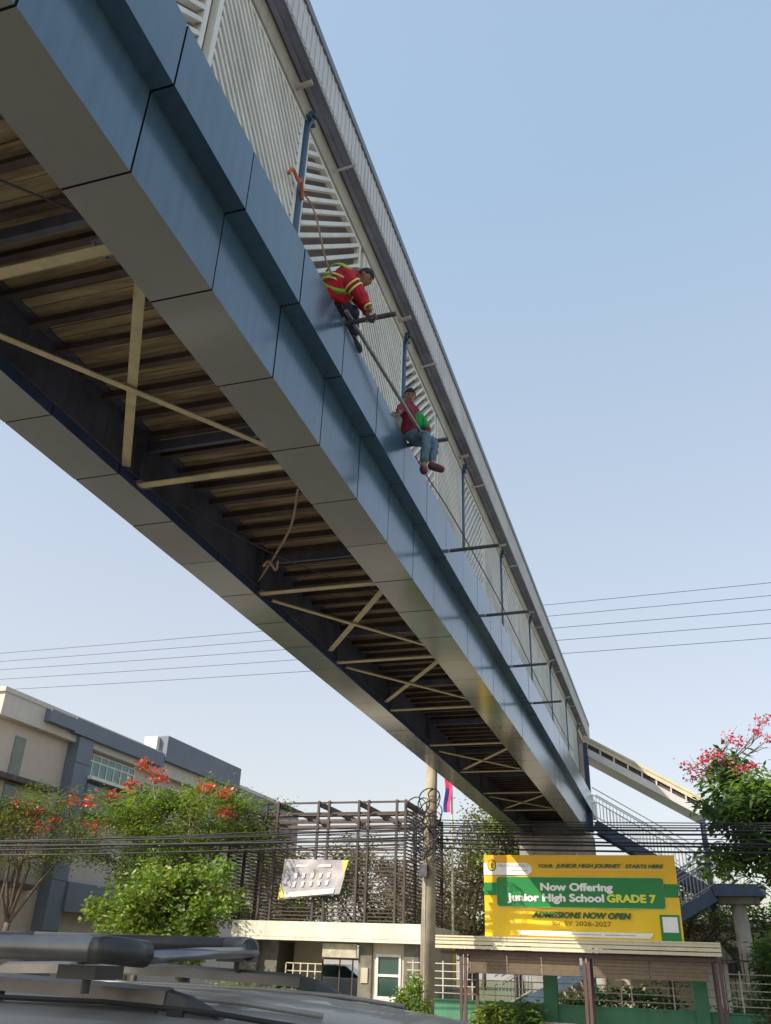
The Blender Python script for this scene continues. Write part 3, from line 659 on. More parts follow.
mb=MB(); mb.box(-26.2,-25.7,41.3,50.4,11.0,12.32); mb.build('slate_sign_panel',SBL,SW)
mb=MB(); mb.box(-27.0,-26.2,41.0,50.3,11.46,12.25); mb.build('roof_room',WHITE,SW)
mb=MB(); mb.box(-26.4,-25.6,50.45,60,9.3,11.1); mb.build('slate_beam',SBL,SW)
MB().box(-19,-9,38.6,46,GZ-.02,GZ+.25).build('carport_slab',CONC)['kind']='structure'
mb=MB(); mb.box(-38,-30,30.5,31.5,GZ,GZ+.1); mb.build('doorstep',CONC,SW)
# ------------------------------------------------------------------ back buildings on the right
HB=thing('beige_house',(3,47,GZ),'small cream house with dark windows behind the stair column','house')
mb=MB(); mb.box(-3.5,12,45,52,GZ,3.6); mb.build('wall',mat('cream_wall',(.62,.54,.38),.85,var=.12,scale=1.5,streak=.2),HB)
mb=MB(); mb.box(-3.8,12.3,44.6,52.4,3.6,3.85); mb.build('roof',WSLAB,HB)
for x in (-2.5,-.6,1.3,3.2,5.1): window(x,x+1.1,44.98,1.6,2.8,HB,mull=(x+.55,),t=.07,fm=BRN)
WC=thing('white_shed',(1.6,40.5,GZ),'small white shed with pitched tarp roof beside the stair column','shed')
mb=MB(); mb.box(.2,1.6,39.9,41.5,GZ,2.1); mb.build('wall',WHITE,WC)
mb=MB(); mb.prism([(-.1,2.12),(1.9,2.12),(1.35,2.9),(.9,2.6)],'y',39.6,41.8); mb.build('roof',mat('grey_tarp',(.34,.33,.31),.8),WC)
IR=thing('iron_fence',(6,33.5,GZ),'dark upright-bar iron fence behind the green fence at right','fence')
mb=MB()
for x in np.arange(1.2,10,.16): mb.box(x-.015,x+.015,33.5,33.53,GZ,2.35)
mb.build('bars',BRN,IR); mb=MB(); mb.box(1.2,10,33.48,33.55,2.1,2.14); mb.box(1.2,10,33.48,33.55,.2,.24); mb.build('rails',BRN,IR)
# ------------------------------------------------------------------ flag and flagpole
fp=thing('flagpole',(-8.5,36.2,GZ),'thin pale flagpole with yellow base behind the utility pole','flagpole')
MB().tube([(-8.5,36.2,GZ),(-8.55,36.2,9.4)],[.06,.035],8).build('pole',mat('pole_cream',(.62,.56,.40),.6),fp)
MB().tube([(-8.5,36.2,1.1),(-8.5,36.2,2.6)],.07,10).build('painted_sleeve',mat('pole_yellow',(.7,.48,.06),.6),fp)
MB().box(-8.9,-8.1,35.8,36.6,GZ,.9).build('plinth',CONC,fp)
mb=MB(); N=14
for i in range(N):
    z0=9.25-i*.14; z1=z0-.14
    def fx(z,s): return -8.66+.05*math.sin(z*4)+s
    for s0,s1,mi in ((-.17,-.02,0),(-.02,.12,0)):
        if s0<-.1 and i>6: mi=1
        mb.quad((fx(z0,s0),36.1+.06*math.sin(s0*20+z0),z0),(fx(z0,s1),36.1+.06*math.sin(s1*20+z0),z0),(fx(z1,s1),36.1+.06*math.sin(s1*20+z1),z1),(fx(z1,s0),36.1+.06*math.sin(s0*20+z1),z1),mi)
o=mb.build('flag',[mat('flag_red',(.75,.05,.16),.8,var=.1),mat('flag_blue',(.06,.08,.35),.8)],smooth=True); tag(o,'limp red and blue flag hanging from the pole top','flag')
# ------------------------------------------------------------------ vegetation
BARK=mat('bark',(.13,.10,.075),.9,var=.35,scale=5,bump=.5); BARKP=mat('pale_bark',(.30,.25,.20),.9,var=.3,scale=5,bump=.4)
LG=[leafmat('leaf_mid',(.16,.24,.04)),leafmat('leaf_dark',(.09,.15,.03)),leafmat('leaf_light',(.28,.33,.06))]
LB=[leafmat('leaf_bright',(.17,.27,.035)),leafmat('leaf_bright2',(.12,.21,.03)),leafmat('leaf_yellow',(.26,.32,.05))]
LR=[leafmat('leaf_r1',(.11,.20,.05)),leafmat('leaf_r2',(.06,.12,.05)),leafmat('leaf_r3',(.19,.30,.07))]
LD=[leafmat('leaf_dry',(.14,.13,.055)),leafmat('leaf_olive',(.085,.10,.035)),leafmat('leaf_brown',(.16,.11,.06))]
FO=[leafmat('flower_orange',(.55,.10,.04),tr=.3),leafmat('flower_red',(.50,.05,.045),tr=.3)]
FP=[leafmat('flower_pink',(.70,.12,.20),tr=.3),leafmat('flower_deep',(.6,.03,.06),tr=.3)]
def leaves(centers,n,spread,L,W,mats,name,parent,droop=.3,flat=.6,seed=0):
    g=np.random.default_rng(seed+len(centers)*7); C=np.array(centers); idx=g.integers(0,len(C),n)
    sp=np.array(spread); P=C[idx]+g.normal(size=(n,3))*sp
    a=g.uniform(0,2*np.pi,n); d=np.stack([np.cos(a),np.sin(a),g.normal(-droop,.35,n)],1); d/=np.linalg.norm(d,axis=1)[:,None]
    r=g.normal(size=(n,3)); r[:,2]*=flat; s=np.cross(d,r); s/=np.linalg.norm(s,axis=1)[:,None]+1e-9
    if flat<.5: s=np.stack([-np.sin(a),np.cos(a),g.normal(0,.4,n)],1)
    nn=np.cross(d,s); l=L*g.uniform(.6,1.3,n)[:,None]; w_=W*g.uniform(.7,1.2,n)[:,None]
    V=np.stack([P,P+d*l*.45+s*w_*.5+nn*.06*l,P+d*l,P+d*l*.45-s*w_*.5+nn*.06*l],1).reshape(-1,3)
    Fc=np.arange(4*n).reshape(n,4)
    # choose leaf tone by cluster so light and dark clumps form
    tone=(g.integers(0,len(mats),len(C))[idx]); mix=g.random(n)<.35; tone=np.where(mix,g.integers(0,len(mats),n),tone)
    return link_np(name,V,Fc,mats,tone,parent)
def tree(name,base,label,cat,crown,mats,barkm,nleaf,L,W,group=None,tr=.18,seed=1,flowers=None,lean=(0,0),nlimb=7,spread=(.35,.35,.25),flat=.6,droop=.3,hollow=.45,fork=.45,nclus=70):
    g=np.random.default_rng(seed); t=thing(name,base,label,cat,group); b=np.array(base,float)
    cc=np.array(crown[0],float); rr_=np.array(crown[1],float)
    fk=b+np.array([lean[0],lean[1],(cc[2]-b[2])*fork])
    mb=MB(); mid=(b+fk)/2+g.normal(0,.08,3); mb.tube([b,mid,fk],[tr*1.25,tr,tr*.8],10)
    mb.build('trunk',barkm,t,smooth=True)
    cl=[]
    for i in range(nclus):
        while True:
            v=g.normal(size=3); v/=np.linalg.norm(v)
            r=g.uniform(hollow,1)**.7
            p=cc+v*r*rr_*(1+.26*math.sin(5*v[0]+3*v[2]+seed)+.14*math.sin(11*v[0]-7*v[2]))
            if p[2]>cc[2]-rr_[2]*.9: break
        cl.append(p)
    cl=np.array(cl)
    mb=MB()
    limbs=[]
    for i in range(nlimb):
        tgt=cl[g.integers(len(cl))]*.7+cc*.3; m1=fk*.5+tgt*.5+g.normal(0,.2,3); limbs.append((m1,tgt)); mb.tube([fk,m1,tgt],[tr*.6,tr*.38,tr*.2],7)
    mb.build('limbs',barkm,t,smooth=True)
    mb=MB()
    for p in cl:
        m_=min(limbs,key=lambda q:np.linalg.norm(q[1]-p)); st_=m_[1]*.7+m_[0]*.3
        q=(st_+p)/2+g.normal(0,.12,3); mb.tube([st_,q,p],[tr*.16,tr*.1,tr*.04],5,cap=False)
        for _ in range(2): mb.tube([q,(q+p)/2+g.normal(0,.25,3),p+g.normal(0,.4,3)],[tr*.08,tr*.05,tr*.02],4,cap=False)
    mb.build('branches',barkm,t)
    if flowers:
        mb=MB()
        for p in flowers[1]:
            p=np.array(p); q=cl[np.argmin(np.linalg.norm(cl-p,axis=1))]; m_=(p+q)/2+g.normal(0,.12,3); mb.tube([q,m_,p],[.022,.014,.007],5,cap=False)
            for _ in range(3): mb.tube([m_,(m_+p)/2+g.normal(0,.08,3),p+g.normal(0,.18,3)],[.012,.008,.004],4,cap=False)
        mb.build('flower_twigs',barkm,t)
    if nleaf: leaves(cl,nleaf,spread,L,W,mats,'crown',t,flat=flat,droop=droop,seed=seed)
    if flowers:
        fm,pts,nf,sprd,fs=flowers
        for q_,p_ in enumerate(pts): leaves([p_],nf//len(pts),sprd,fs,fs*.9,fm,'flower_cluster',t,droop=-.2,flat=1.0,seed=seed+9+q_)
    return t
def cluster_pts(c,r,n,seed,top=True):
    g=np.random.default_rng(seed); out=[]
    for i in range(n):
        v=g.normal(size=3); v[2]=abs(v[2]) if top else v[2]; v/=np.linalg.norm(v); out.append(np.array(c)+v*np.array(r))
    return out
# flame tree in front of the school
tree('flame_tree',(-20.3,32.0,GZ),'spreading flame tree with orange flowers in front of the school building','tree',((-18.9,32.6,6.3),(3.3,2.2,1.75)),LG,BARKP,19000,.20,.07,seed=3,
     flowers=(FO,[(-20.3,31,8.55),(-19.6,31,8.2),(-19.2,30.8,7.9),(-20.6,30.8,7.7),(-17.2,31,7.55),(-16.4,31,7.3),(-16.2,31,6.6),(-21.5,31,7.3)],460,(.17,.17,.12),.15),spread=(.4,.4,.2),flat=.3,nclus=95,tr=.2,lean=(-.3,0))
tree('flame_tree',(-24.6,30.2,GZ),'thin sparse flame tree with orange flowers beside the slate column','tree',((-24.2,30.6,5.9),(3.1,1.8,1.6)),LG+[LD[0]],BARK,9000,.17,.05,seed=5,
     flowers=(FO,[(-25.2,30,6.9),(-24.4,30,6.6),(-22.6,30,7.0),(-21.8,30,6.9),(-21.4,30,6.0),(-24.0,30,5.9),(-26.2,30,6.6),(-23.3,30,6.2)],330,(.18,.18,.13),.14),spread=(.4,.4,.2),flat=.3,nclus=80,tr=.14,nlimb=9)
tree('leafy_tree',(-16.3,29.2,GZ),'bright green round leafy tree in front of the guardhouse corner','tree',((-17.2,29.2,3.0),(2.6,1.4,1.6)),LB,BARK,14000,.21,.10,seed=8,spread=(.25,.25,.18),nclus=110,tr=.11,fork=.3)
tree('leafy_tree',(-19.4,31.2,GZ),'olive drooping tree between the bright tree and the flame tree','tree',((-19.0,31.2,4.7),(2.2,1.1,1.2)),[LG[0],LB[1],LD[1]],BARK,6500,.17,.06,seed=12,spread=(.3,.3,.2),nclus=70,tr=.12,fork=.4)
# palm
pm=thing('palm_tree',(-25.6,31.0,GZ),'slim palm with drooping fronds against the beige wall at far left','palm tree')
MB().tube([(-25.6,31,GZ),(-25.4,31,3.5),(-25.1,31,6.7)],[.14,.10,.08],9).build('trunk',BARKP,pm,smooth=True)
for k in range(9):
    a=k*.7; V=[];mb=MB(); prev=None
    for i in range(9):
        s=i/8; r_=1.4*s; z=6.7+.75*s-1.3*s*s; c=Vector((-25.1+r_*math.cos(a),31+r_*math.sin(a),z))
        if prev is not None:
            mb.tube([prev,c],.014,4,cap=False)
            sd=Vector((-math.sin(a),math.cos(a),0))
            for q in (0,.5):
                cc=prev.lerp(c,q); l=.36*(1-abs(s-.45)); 
                for sg in (-1,1):
                    tip=cc+sd*sg*l+Vector((math.cos(a)*.15,math.sin(a)*.15,-.22)); f=Vector((math.cos(a)*.03,math.sin(a)*.03,0)); mb.add([cc-f,cc+f,tip],[(0,1,2)])
        prev=c
    mb.build('frond',LD[1],pm)
# right side tree with pink flowers
tree('flame_tree',(3.0,29.0,GZ),'large dark green tree with pink-red flowers at the right edge','tree',((4.25,28.6,5.65),(3.5,2.4,1.75)),LR,BARK,21000,.34,.12,seed=21,
     flowers=(FP,[(2.15,28,8.1),(2.35,28,7.95),(2.9,28,8.25),(3.2,27.8,8.0),(1.4,28,7.6),(2.6,28,7.2),(.75,28,7.25),(.95,28,6.95),(3.1,28,8.6),(1.2,28,7.35),(1.75,28,7.55),(2.2,27.8,7.1)],560,(.13,.13,.10),.10),
     spread=(.30,.30,.20),flat=.3,droop=.45,nclus=170,tr=.17,lean=(-.35,0),hollow=.3)
# dry trees seen behind the pole and through the slats
tree('dry_tree',(-9.0,42,GZ),'olive brown scraggly tree just left of the yellow banner','tree',((-8.2,42,5.0),(2.6,2,3.6)),LD,BARK,11000,.17,.08,seed=31,spread=(.4,.4,.35),nclus=120,tr=.2)
tree('dry_tree',(-11.5,46,GZ),'pale bare-branched tree between the utility pole and the olive tree','tree',((-11.5,46,5.0),(2.3,2,2.6)),LD,BARKP,5000,.16,.07,seed=33,nclus=90,tr=.16)
tree('leafy_tree',(-6.8,41.5,GZ),'dense green tree behind the bridge pier','tree',((-7.2,41.5,6.6),(1.7,1.6,1.9)),LG,BARK,6500,.18,.09,seed=35,nclus=60,tr=.2,spread=(.35,.35,.3))
tree('dry_tree',(-14.2,44.5,GZ),'brown dry tree behind the middle of the brown slats','tree',((-14.6,44,4.8),(2.6,1.6,2.4)),LD,BARK,10000,.18,.08,seed=37,nclus=80,tr=.15)
tree('dry_tree',(-18.2,41.5,GZ),'olive tree behind the left end of the brown slats','tree',((-17.6,41,4.4),(2.6,1.6,2.2)),LD+[LG[0]],BARK,9000,.18,.08,seed=39,nclus=80,tr=.15)
tree('dry_tree',(-10.6,36.8,2.95),'small bare shrub growing behind the right part of the slats','shrub',((-10.8,36.8,4.3),(1.0,.8,.9)),[LD[2]],BARKP,500,.1,.05,seed=41,nclus=50,tr=.06)
tree('dry_tree',(-.6,42.5,GZ),'dry brown tree behind the stair landing','tree',((.2,42.5,3.6),(3.4,1.4,1.7)),LD,BARK,7500,.16,.07,seed=43,nclus=100,tr=.14)
tree('leafy_tree',(5.5,40,GZ),'dark green tree behind the stairs at the right edge','tree',((5.2,40,3.6),(2.6,1.6,2.2)),LR,BARK,7500,.22,.09,seed=45,nclus=80,tr=.2)
tree('dry_tree',(-3.4,43.5,GZ),'sparse olive tree behind the stairs above the banner','tree',((-2.4,43.5,4.5),(2.4,1.4,1.6)),LD,BARKP,2600,.15,.06,seed=47,nclus=80,tr=.14)
# bushes
def bush(name,c,r,n,L,W,mats,label,seed,cat='bush'):
    t=thing(name,(c[0],c[1],c[2]-r[2]),label,cat)
    cl=cluster_pts(c,(r[0]*.8,r[1]*.8,r[2]*.8),60,seed,top=False)
    mb=MB()
    for p in cl[:26]: mb.tube([(c[0],c[1],c[2]-r[2]),(np.array(c)+np.array([0,0,-r[2]*.4])+p)/2,p],[.018,.012,.006],4,cap=False)
    mb.build('stems',BARK,t); leaves(cl,n,(r[0]*.17,r[1]*.17,r[2]*.17),L,W,mats,'foliage',t,seed=seed)
    return t
bush('round_bush',(-6.97,25.0,.60),(.50,.42,.78),2600,.10,.06,LB,'round clipped yellow-green bush at the foot of the utility pole',51)
bush('shrub',(-5.5,28.9,.25),(.75,.5,.5),1500,.26,.06,LG,'spiky green plants behind the left shed post',53)
bush('shrub',(-4.6,29.0,.3),(.5,.4,.55),900,.28,.05,LR,'tall dark green plant behind the shed near the green post',55)
bush('hedge',(-2.0,31.6,.55),(2.2,.5,.7),3600,.14,.07,[LG[1],LR[1]],'dark hedge behind the green fence left of the right green post',57,'hedge')
bush('hedge',(3.0,31.6,.55),(2.4,.5,.7),3600,.14,.07,[LG[1],LR[1],LG[0]],'dark hedge behind the green fence under the right tree',59,'hedge')
bush('shrub',(2.9,30.9,1.9),(.9,.5,.9),1800,.34,.07,LR,'arching palm-like shrub at the right edge beside the stair column',61)
bush('shrub',(-12.8,27.0,.5),(2.0,.5,.5),2600,.14,.07,LB,'low green hedge behind the roof rack of the car',63)
bush('shrub',(-.6,38.5,2.2),(1.3,.6,.8),1500,.30,.05,[LD[1],LG[0]],'spiky yellow-green plant right of the banner',65)
bush('weeds',(2.05,29.3,.35),(.5,.3,.5),500,.14,.05,LD,'pale weeds at the foot of the stair column',67)
# distant tree line as separate trees
for i in range(16):
    x=-70+i*9+random.uniform(-2,2); y=random.uniform(72,95)
    tree('distant_tree',(x,y,GZ),['tall','low','broad','narrow'][i%4]+f' far green tree on the horizon, {["left","middle","right"][min(2,i//6)]} background','tree',((x,y,4.2+random.uniform(0,1.2)),(4.5,3,3.0)),LD if i%3==0 else LG,BARK,1500,.55,.3,'trees on the horizon',seed=100+i,nclus=40,spread=(.8,.8,.6))
# ------------------------------------------------------------------ SUV with roof rack in the foreground
PG=mat('car_paint',(.27,.26,.235),.45,metal=.2,var=.08,scale=1.2,coat=.25,bump=.04,bscale=3); BLKP=mat('black_plastic',(.035,.037,.038),.4,var=.1); GRYB=mat('rack_aluminium',(.22,.22,.24),.30,metal=.7,var=.2,scale=6)
RKB=mat('rack_black',(.045,.04,.042),.38,var=.25,scale=5)
RKS=mat('rack_sheen',(.30,.28,.26),.28,metal=.7,var=.25,scale=4)
cr_=thing('parked_suv',(-1.2,3.05,RZ),'dark grey SUV with black roof rails and a black rack frame, close in the foreground','car')
yc=3.05
def ring(x,w_,zlo,zsh,zt,wt):
    # closed section, left to right, with rounded roof
    pts=[(-w_,zlo),(-w_,zsh),(-wt-.06,zt-.16),(-wt,zt-.075),(-wt*.75,zt-.028),(-wt*.4,zt-.006),(0,zt),(wt*.4,zt-.006),(wt*.75,zt-.028),(wt,zt-.075),(wt+.06,zt-.16),(w_,zsh),(w_,zlo)]
    return [(x,yc+p[0],p[1]) for p in pts]
def loft(rings,name,m,par,capm=True,bevel=0,smooth=True):
    mb=MB(); n=len(rings[0]); vs=[p for r_ in rings for p in r_]
    fs=[(i*n+k,i*n+(k+1)%n,(i+1)*n+(k+1)%n,(i+1)*n+k) for i in range(len(rings)-1) for k in range(n)]
    fs+=[tuple(range(n)),tuple(range((len(rings)-1)*n,len(rings)*n))]
    mb.add(vs,fs); return mb.build(name,m,par,smooth=smooth)
# lower body
mbp=[(-3.75,.15),(-3.7,.75),(-3.55,.86),(.15,.84),(1.15,.68),(1.35,.5),(1.4,.1),(1.2,-.02),(.98,-.02),(.9,.22),(.62,.3),(.34,.22),(.26,-.02),(-2.2,-.02),(-2.28,.22),(-2.56,.3),(-2.84,.22),(-2.92,-.02),(-3.6,-.02)]
mb=MB(); mb.prism(mbp,'y',yc-.92,yc+.92); mb.build('body',PG,cr_,bevel=.05)
roofr=[]
for x,zt,wt in ((-3.45,1.50,.66),(-3.2,1.555,.69),(-2.6,1.59,.71),(-2.0,1.60,.72),(-1.6,1.598,.72),(-1.25,1.586,.71),(-.95,1.563,.70),(-.68,1.53,.69),(-.55,1.49,.68)):
    pts=[(-wt-.05,zt-.12),(-wt,zt-.075),(-wt*.75,zt-.028),(-wt*.4,zt-.006),(0,zt),(wt*.4,zt-.006),(wt*.75,zt-.028),(wt,zt-.075),(wt+.05,zt-.12),(wt*.9,zt-.14),(-wt*.9,zt-.14)]
    roofr.append([(x,yc+p[0]*1.06,p[1]) for p in pts])
rf=loft(roofr,'roof',PG,cr_)
for q_ in (-.42,-.14,.14,.42):
    MB().tube([(-3.1,yc+q_,1.545),(-2.6,yc+q_,1.582),(-2.0,yc+q_,1.594),(-1.6,yc+q_,1.592),(-1.25,yc+q_,1.580),(-1.0,yc+q_,1.558)],.009,6).build('roof_rib',PG,rf,smooth=True)
MB().tube([(-3.2,yc-.60,1.535),(-2.6,yc-.615,1.566),(-1.6,yc-.615,1.573),(-1.25,yc-.6,1.56),(-.9,yc-.59,1.53)],.008,6).build('drip_seal',RUBBER,rf)
sd=rf.modifiers.new('sub','SUBSURF'); sd.levels=2; sd.render_levels=2
# cabin glass and pillars
def grn(x,zl,zh,wl,wh): return [(x,yc-wl,zl),(x,yc-wh,zh),(x,yc+wh,zh),(x,yc+wl,zl)]
mb=MB(); prof=[(-3.6,.86),(-3.42,1.44),(-.80,1.42),(.05,.86)]
vs=[(x,yc-(.88 if z<1 else .70),z) for x,z in prof]+[(x,yc+(.88 if z<1 else .70),z) for x,z in prof]
mb.add(vs,[(0,1,2,3),(7,6,5,4),(0,4,5,1),(1,5,6,2),(2,6,7,3),(3,7,4,0)]); mb.build('glasshouse',GLS,cr_)
for s in (-1,1):
    mb=MB()
    for (xa,xb) in ((-.80,.05),(-1.75,-1.70),(-2.75,-2.78),(-3.42,-3.6)):
        mb.bar((xa,yc+s*.715,1.43),(xb,yc+s*.895,.86),.05,.09,upv=(1,0,0))
    mb.build('pillars',PG,cr_)
    for xh in (-1.55,-2.6):
        d_=MB().box(xh-.1,xh+1.0 if xh>-2 else xh+.95,yc+s*.921-.004,yc+s*.921+.004,.1,.82).build('door',PG,cr_)
        MB().box(xh,xh+.18,yc+s*.935-.012,yc+s*.935+.012,.66,.70).build('handle',ALU,d_)
    m_=MB().box(-.35,-.15,yc+s*1.02-.1,yc+s*1.02+.1,.9,1.06).build('mirror',PG,cr_,bevel=.03)
    MB().box(1.28,1.38,yc+s*.68-.18,yc+s*.68+.18,.42,.56).build('headlight',mat('lamp_glass',(.7,.72,.72),.1),cr_,bevel=.02)
    MB().box(-3.78,-3.70,yc+s*.8-.08,yc+s*.8+.08,.5,.8).build('tail_light',mat('tail_red',(.4,.01,.01),.2),cr_)
for x in (-2.56,.62):
    for s in (-1,1):
        mb=MB(); mb.tube([(x,yc+s*.9-.13,RZ+.38),(x,yc+s*.9+.13,RZ+.38)],.38,28); w_=mb.build('wheel',RUBBER,cr_)
        mb=MB(); mb.tube([(x,yc+s*.9-.135,RZ+.38),(x,yc+s*.9+.135,RZ+.38)],.24,14); mb.build('rim',ALU,w_)
# roof rails with feet
def rrail(y,zb,xe,dz=0,m=None):
    path=[(-3.0,y,zb-.0),(-2.9,y,zb+.045),(-2.5,y,zb+.06),(xe-.75,y,zb+.062),(xe-.19,y,zb+.045)]
    mb=MB()
    pr=[(-.035,-.02),(-.03,.016),(.0,.026),(.03,.016),(.035,-.02)]
    n=len(pr); vs=[]
    for p in path: vs+=[(p[0],p[1]+a,p[2]+b) for a,b in pr]
    mb.add(vs,[(i*n+k,i*n+(k+1)%n,(i+1)*n+(k+1)%n,(i+1)*n+k) for i in range(len(path)-1) for k in range(n)]+[tuple(range(n)),tuple(range((len(path)-1)*n,len(path)*n))])
    r_=mb.build('roof_rail',m or GRYB,cr_)
    # foot: tapering teardrop
    mb=MB(); secs=[(xe-.20,.040,zb+.068,zb-.055),(xe-.12,.042,zb+.052,zb-.058),(xe-.05,.038,zb+.026,zb-.060),(xe+.01,.028,zb-.008,zb-.062),(xe+.05,.012,zb-.040,zb-.064)]
    rings=[[(x,y-w_,b),(x,y-w_,(a+b)/2),(x,y-w_*.6,a-.006),(x,y,a),(x,y+w_*.6,a-.006),(x,y+w_,(a+b)/2),(x,y+w_,b)] for x,w_,a,b in secs]
    n=7; mb.add([p for q in rings for p in q],[(i*n+k,i*n+(k+1)%n,(i+1)*n+(k+1)%n,(i+1)*n+k) for i in range(len(rings)-1) for k in range(n)]+[tuple(range(n)),tuple(range(4*n,5*n))])
    ft=mb.build('rail_foot',BLKP,r_)
    MB().box(xe-.17,xe-.12,y-.046,y-.040,zb-.005,zb+.018).build('foot_slot',RUBBER,ft)
    MB().tube([(-2.0,y,zb-.05),(-2.0,y,zb+.05)],.02,6).build('rail_support',BLKP,r_)
DRL=mat('rail_dark',(.11,.105,.095),.35,metal=.5,var=.25,scale=5)
rrail(2.48,1.545,-1.22,m=DRL); rrail(3.62,1.575,-1.28,m=DRL)
# rack frame: rounded loop with a deep flat section
rk=thing('roof_rack_frame',(-2.05,2.9,1.66),'black and silver aero rack frame clamped on the SUV roof rails','roof rack')
def deepbar(path,hw,hh,m,name,par):
    path=[(q[0]-.07,q[1],q[2]) for q in path]
    mb=MB(); pr=[(math.cos(a)*hw,math.sin(a)*hh) for a in np.linspace(0,2*math.pi,12,endpoint=False)]; n=12; vs=[]
    for i,p in enumerate(path):
        a=Vector(path[max(i-1,0)]);b=Vector(path[min(i+1,len(path)-1)]); d=(b-a).normalized(); s=d.cross(Vector((0,0,1))).normalized(); u=s.cross(d)
        vs+=[Vector(p)+s*q[0]+u*q[1] for q in pr]
    mb.add(vs,[(i*n+k,i*n+(k+1)%n,(i+1)*n+(k+1)%n,(i+1)*n+k) for i in range(len(path)-1) for k in range(n)]+[tuple(range(n)),tuple(range((len(path)-1)*n,len(path)*n))])
    return mb.build(name,m,par,smooth=True)
deepbar([(-3.3,2.2,1.700),(-2.4,2.2,1.700),(-1.43,2.2,1.705)],.027,.031,RKS,'side_bar',rk)
deepbar([(-1.43,2.2,1.705),(-1.40,2.205,1.705),(-1.37,2.225,1.703),(-1.35,2.26,1.70),(-1.345,2.32,1.698)],.030,.034,BLKP,'corner_cap',rk)
deepbar([(-1.345,2.33,1.690),(-1.42,2.8,1.705),(-1.50,3.3,1.715)],.045,.018,GRYB,'cross_bar',rk)
deepbar([(-1.49,3.28,1.722),(-1.52,3.36,1.730),(-1.58,3.42,1.735),(-1.66,3.44,1.735)],.032,.036,BLKP,'corner_cap',rk)
deepbar([(-1.64,3.44,1.737),(-2.2,3.44,1.737),(-2.58,3.44,1.737)],.028,.030,RKB,'side_bar',rk)
deepbar([(-2.58,3.44,1.737),(-2.66,3.42,1.735),(-2.72,3.36,1.73),(-2.74,3.28,1.725)],.03,.032,BLKP,'corner_cap',rk)
deepbar([(-2.74,3.3,1.715),(-2.6,2.7,1.70),(-2.55,2.2,1.70)],.045,.018,GRYB,'cross_bar',rk)
for x,y,z in ((-1.60,2.34,1.64),(-2.5,2.4,1.65),(-1.75,3.58,1.69),(-2.5,3.58,1.69)):
    mb=MB(); mb.box(x-.05,x+.05,y-.04,y+.1,z-.01,z+.025); mb.tube([(x,y,z-.045),(x,y,z+.01)],.012,8); mb.box(x-.08,x-.055,y-.03,y+.02,z-.01,z+.025); mb.build('clamp',BLKP,rk)
# ------------------------------------------------------------------ people
SKIN=mat('skin',(.28,.15,.09),.6,var=.08); HAIR=mat('hair',(.012,.01,.01),.7); RED=mat('red_shirt',(.52,.012,.03),.8,var=.15,scale=14,bump=.3,bscale=18); JEAN=mat('jeans',(.035,.06,.115),.85,var=.3,scale=16,bump=.3)
JEAN2=mat('light_jeans',(.11,.19,.24),.85,var=.3,scale=14,bump=.3); LIME=mat('lime_strap',(.30,.62,.04),.6); REFL=mat('reflective',(.72,.80,.22),.4); GRV=mat('green_vest',(.01,.30,.06),.75,var=.15,scale=12); MAR=mat('maroon_shirt',(.22,.02,.05),.85,var=.2,scale=14); SHOE=mat('maroon_shoe',(.10,.02,.03),.6); CAP=mat('dark_cap',(.02,.02,.025),.7); GLV=mat('grey_glove',(.25,.24,.22),.9)
def skin(name,verts,edges,radii,m,parent,sub=2,rootv=0):
    me=bpy.data.meshes.new(name); off=Vector(root(parent).location)
    me.from_pydata([tuple(Vector(v)-off) for v in verts],edges,[]); me.materials.append(m)
    o=bpy.data.objects.new(name,me); COL.objects.link(o); o.parent=parent
    sk=o.modifiers.new('skin','SKIN'); sk.use_smooth_shade=True
    for i,d in enumerate(me.skin_vertices[0].data):
        r_=radii[i]; d.radius=(r_,r_) if not isinstance(r_,tuple) else r_; d.use_root=(i==rootv)
    sb=o.modifiers.new('sub','SUBSURF'); sb.levels=sub; sb.render_levels=sub
    if name in ('shirt','trousers','vest'):
        sb.levels=sb.render_levels=3; tx=bpy.data.textures.get('folds') or bpy.data.textures.new('folds','CLOUDS'); tx.noise_scale=.09; tx.noise_depth=2
        dm=o.modifiers.new('folds','DISPLACE'); dm.texture=tx; dm.strength=.045; dm.mid_level=.5
    return o
def chain(name,pts,rad,m,parent,sub=2): return skin(name,pts,[(i,i+1) for i in range(len(pts)-1)],rad,m,parent,sub)
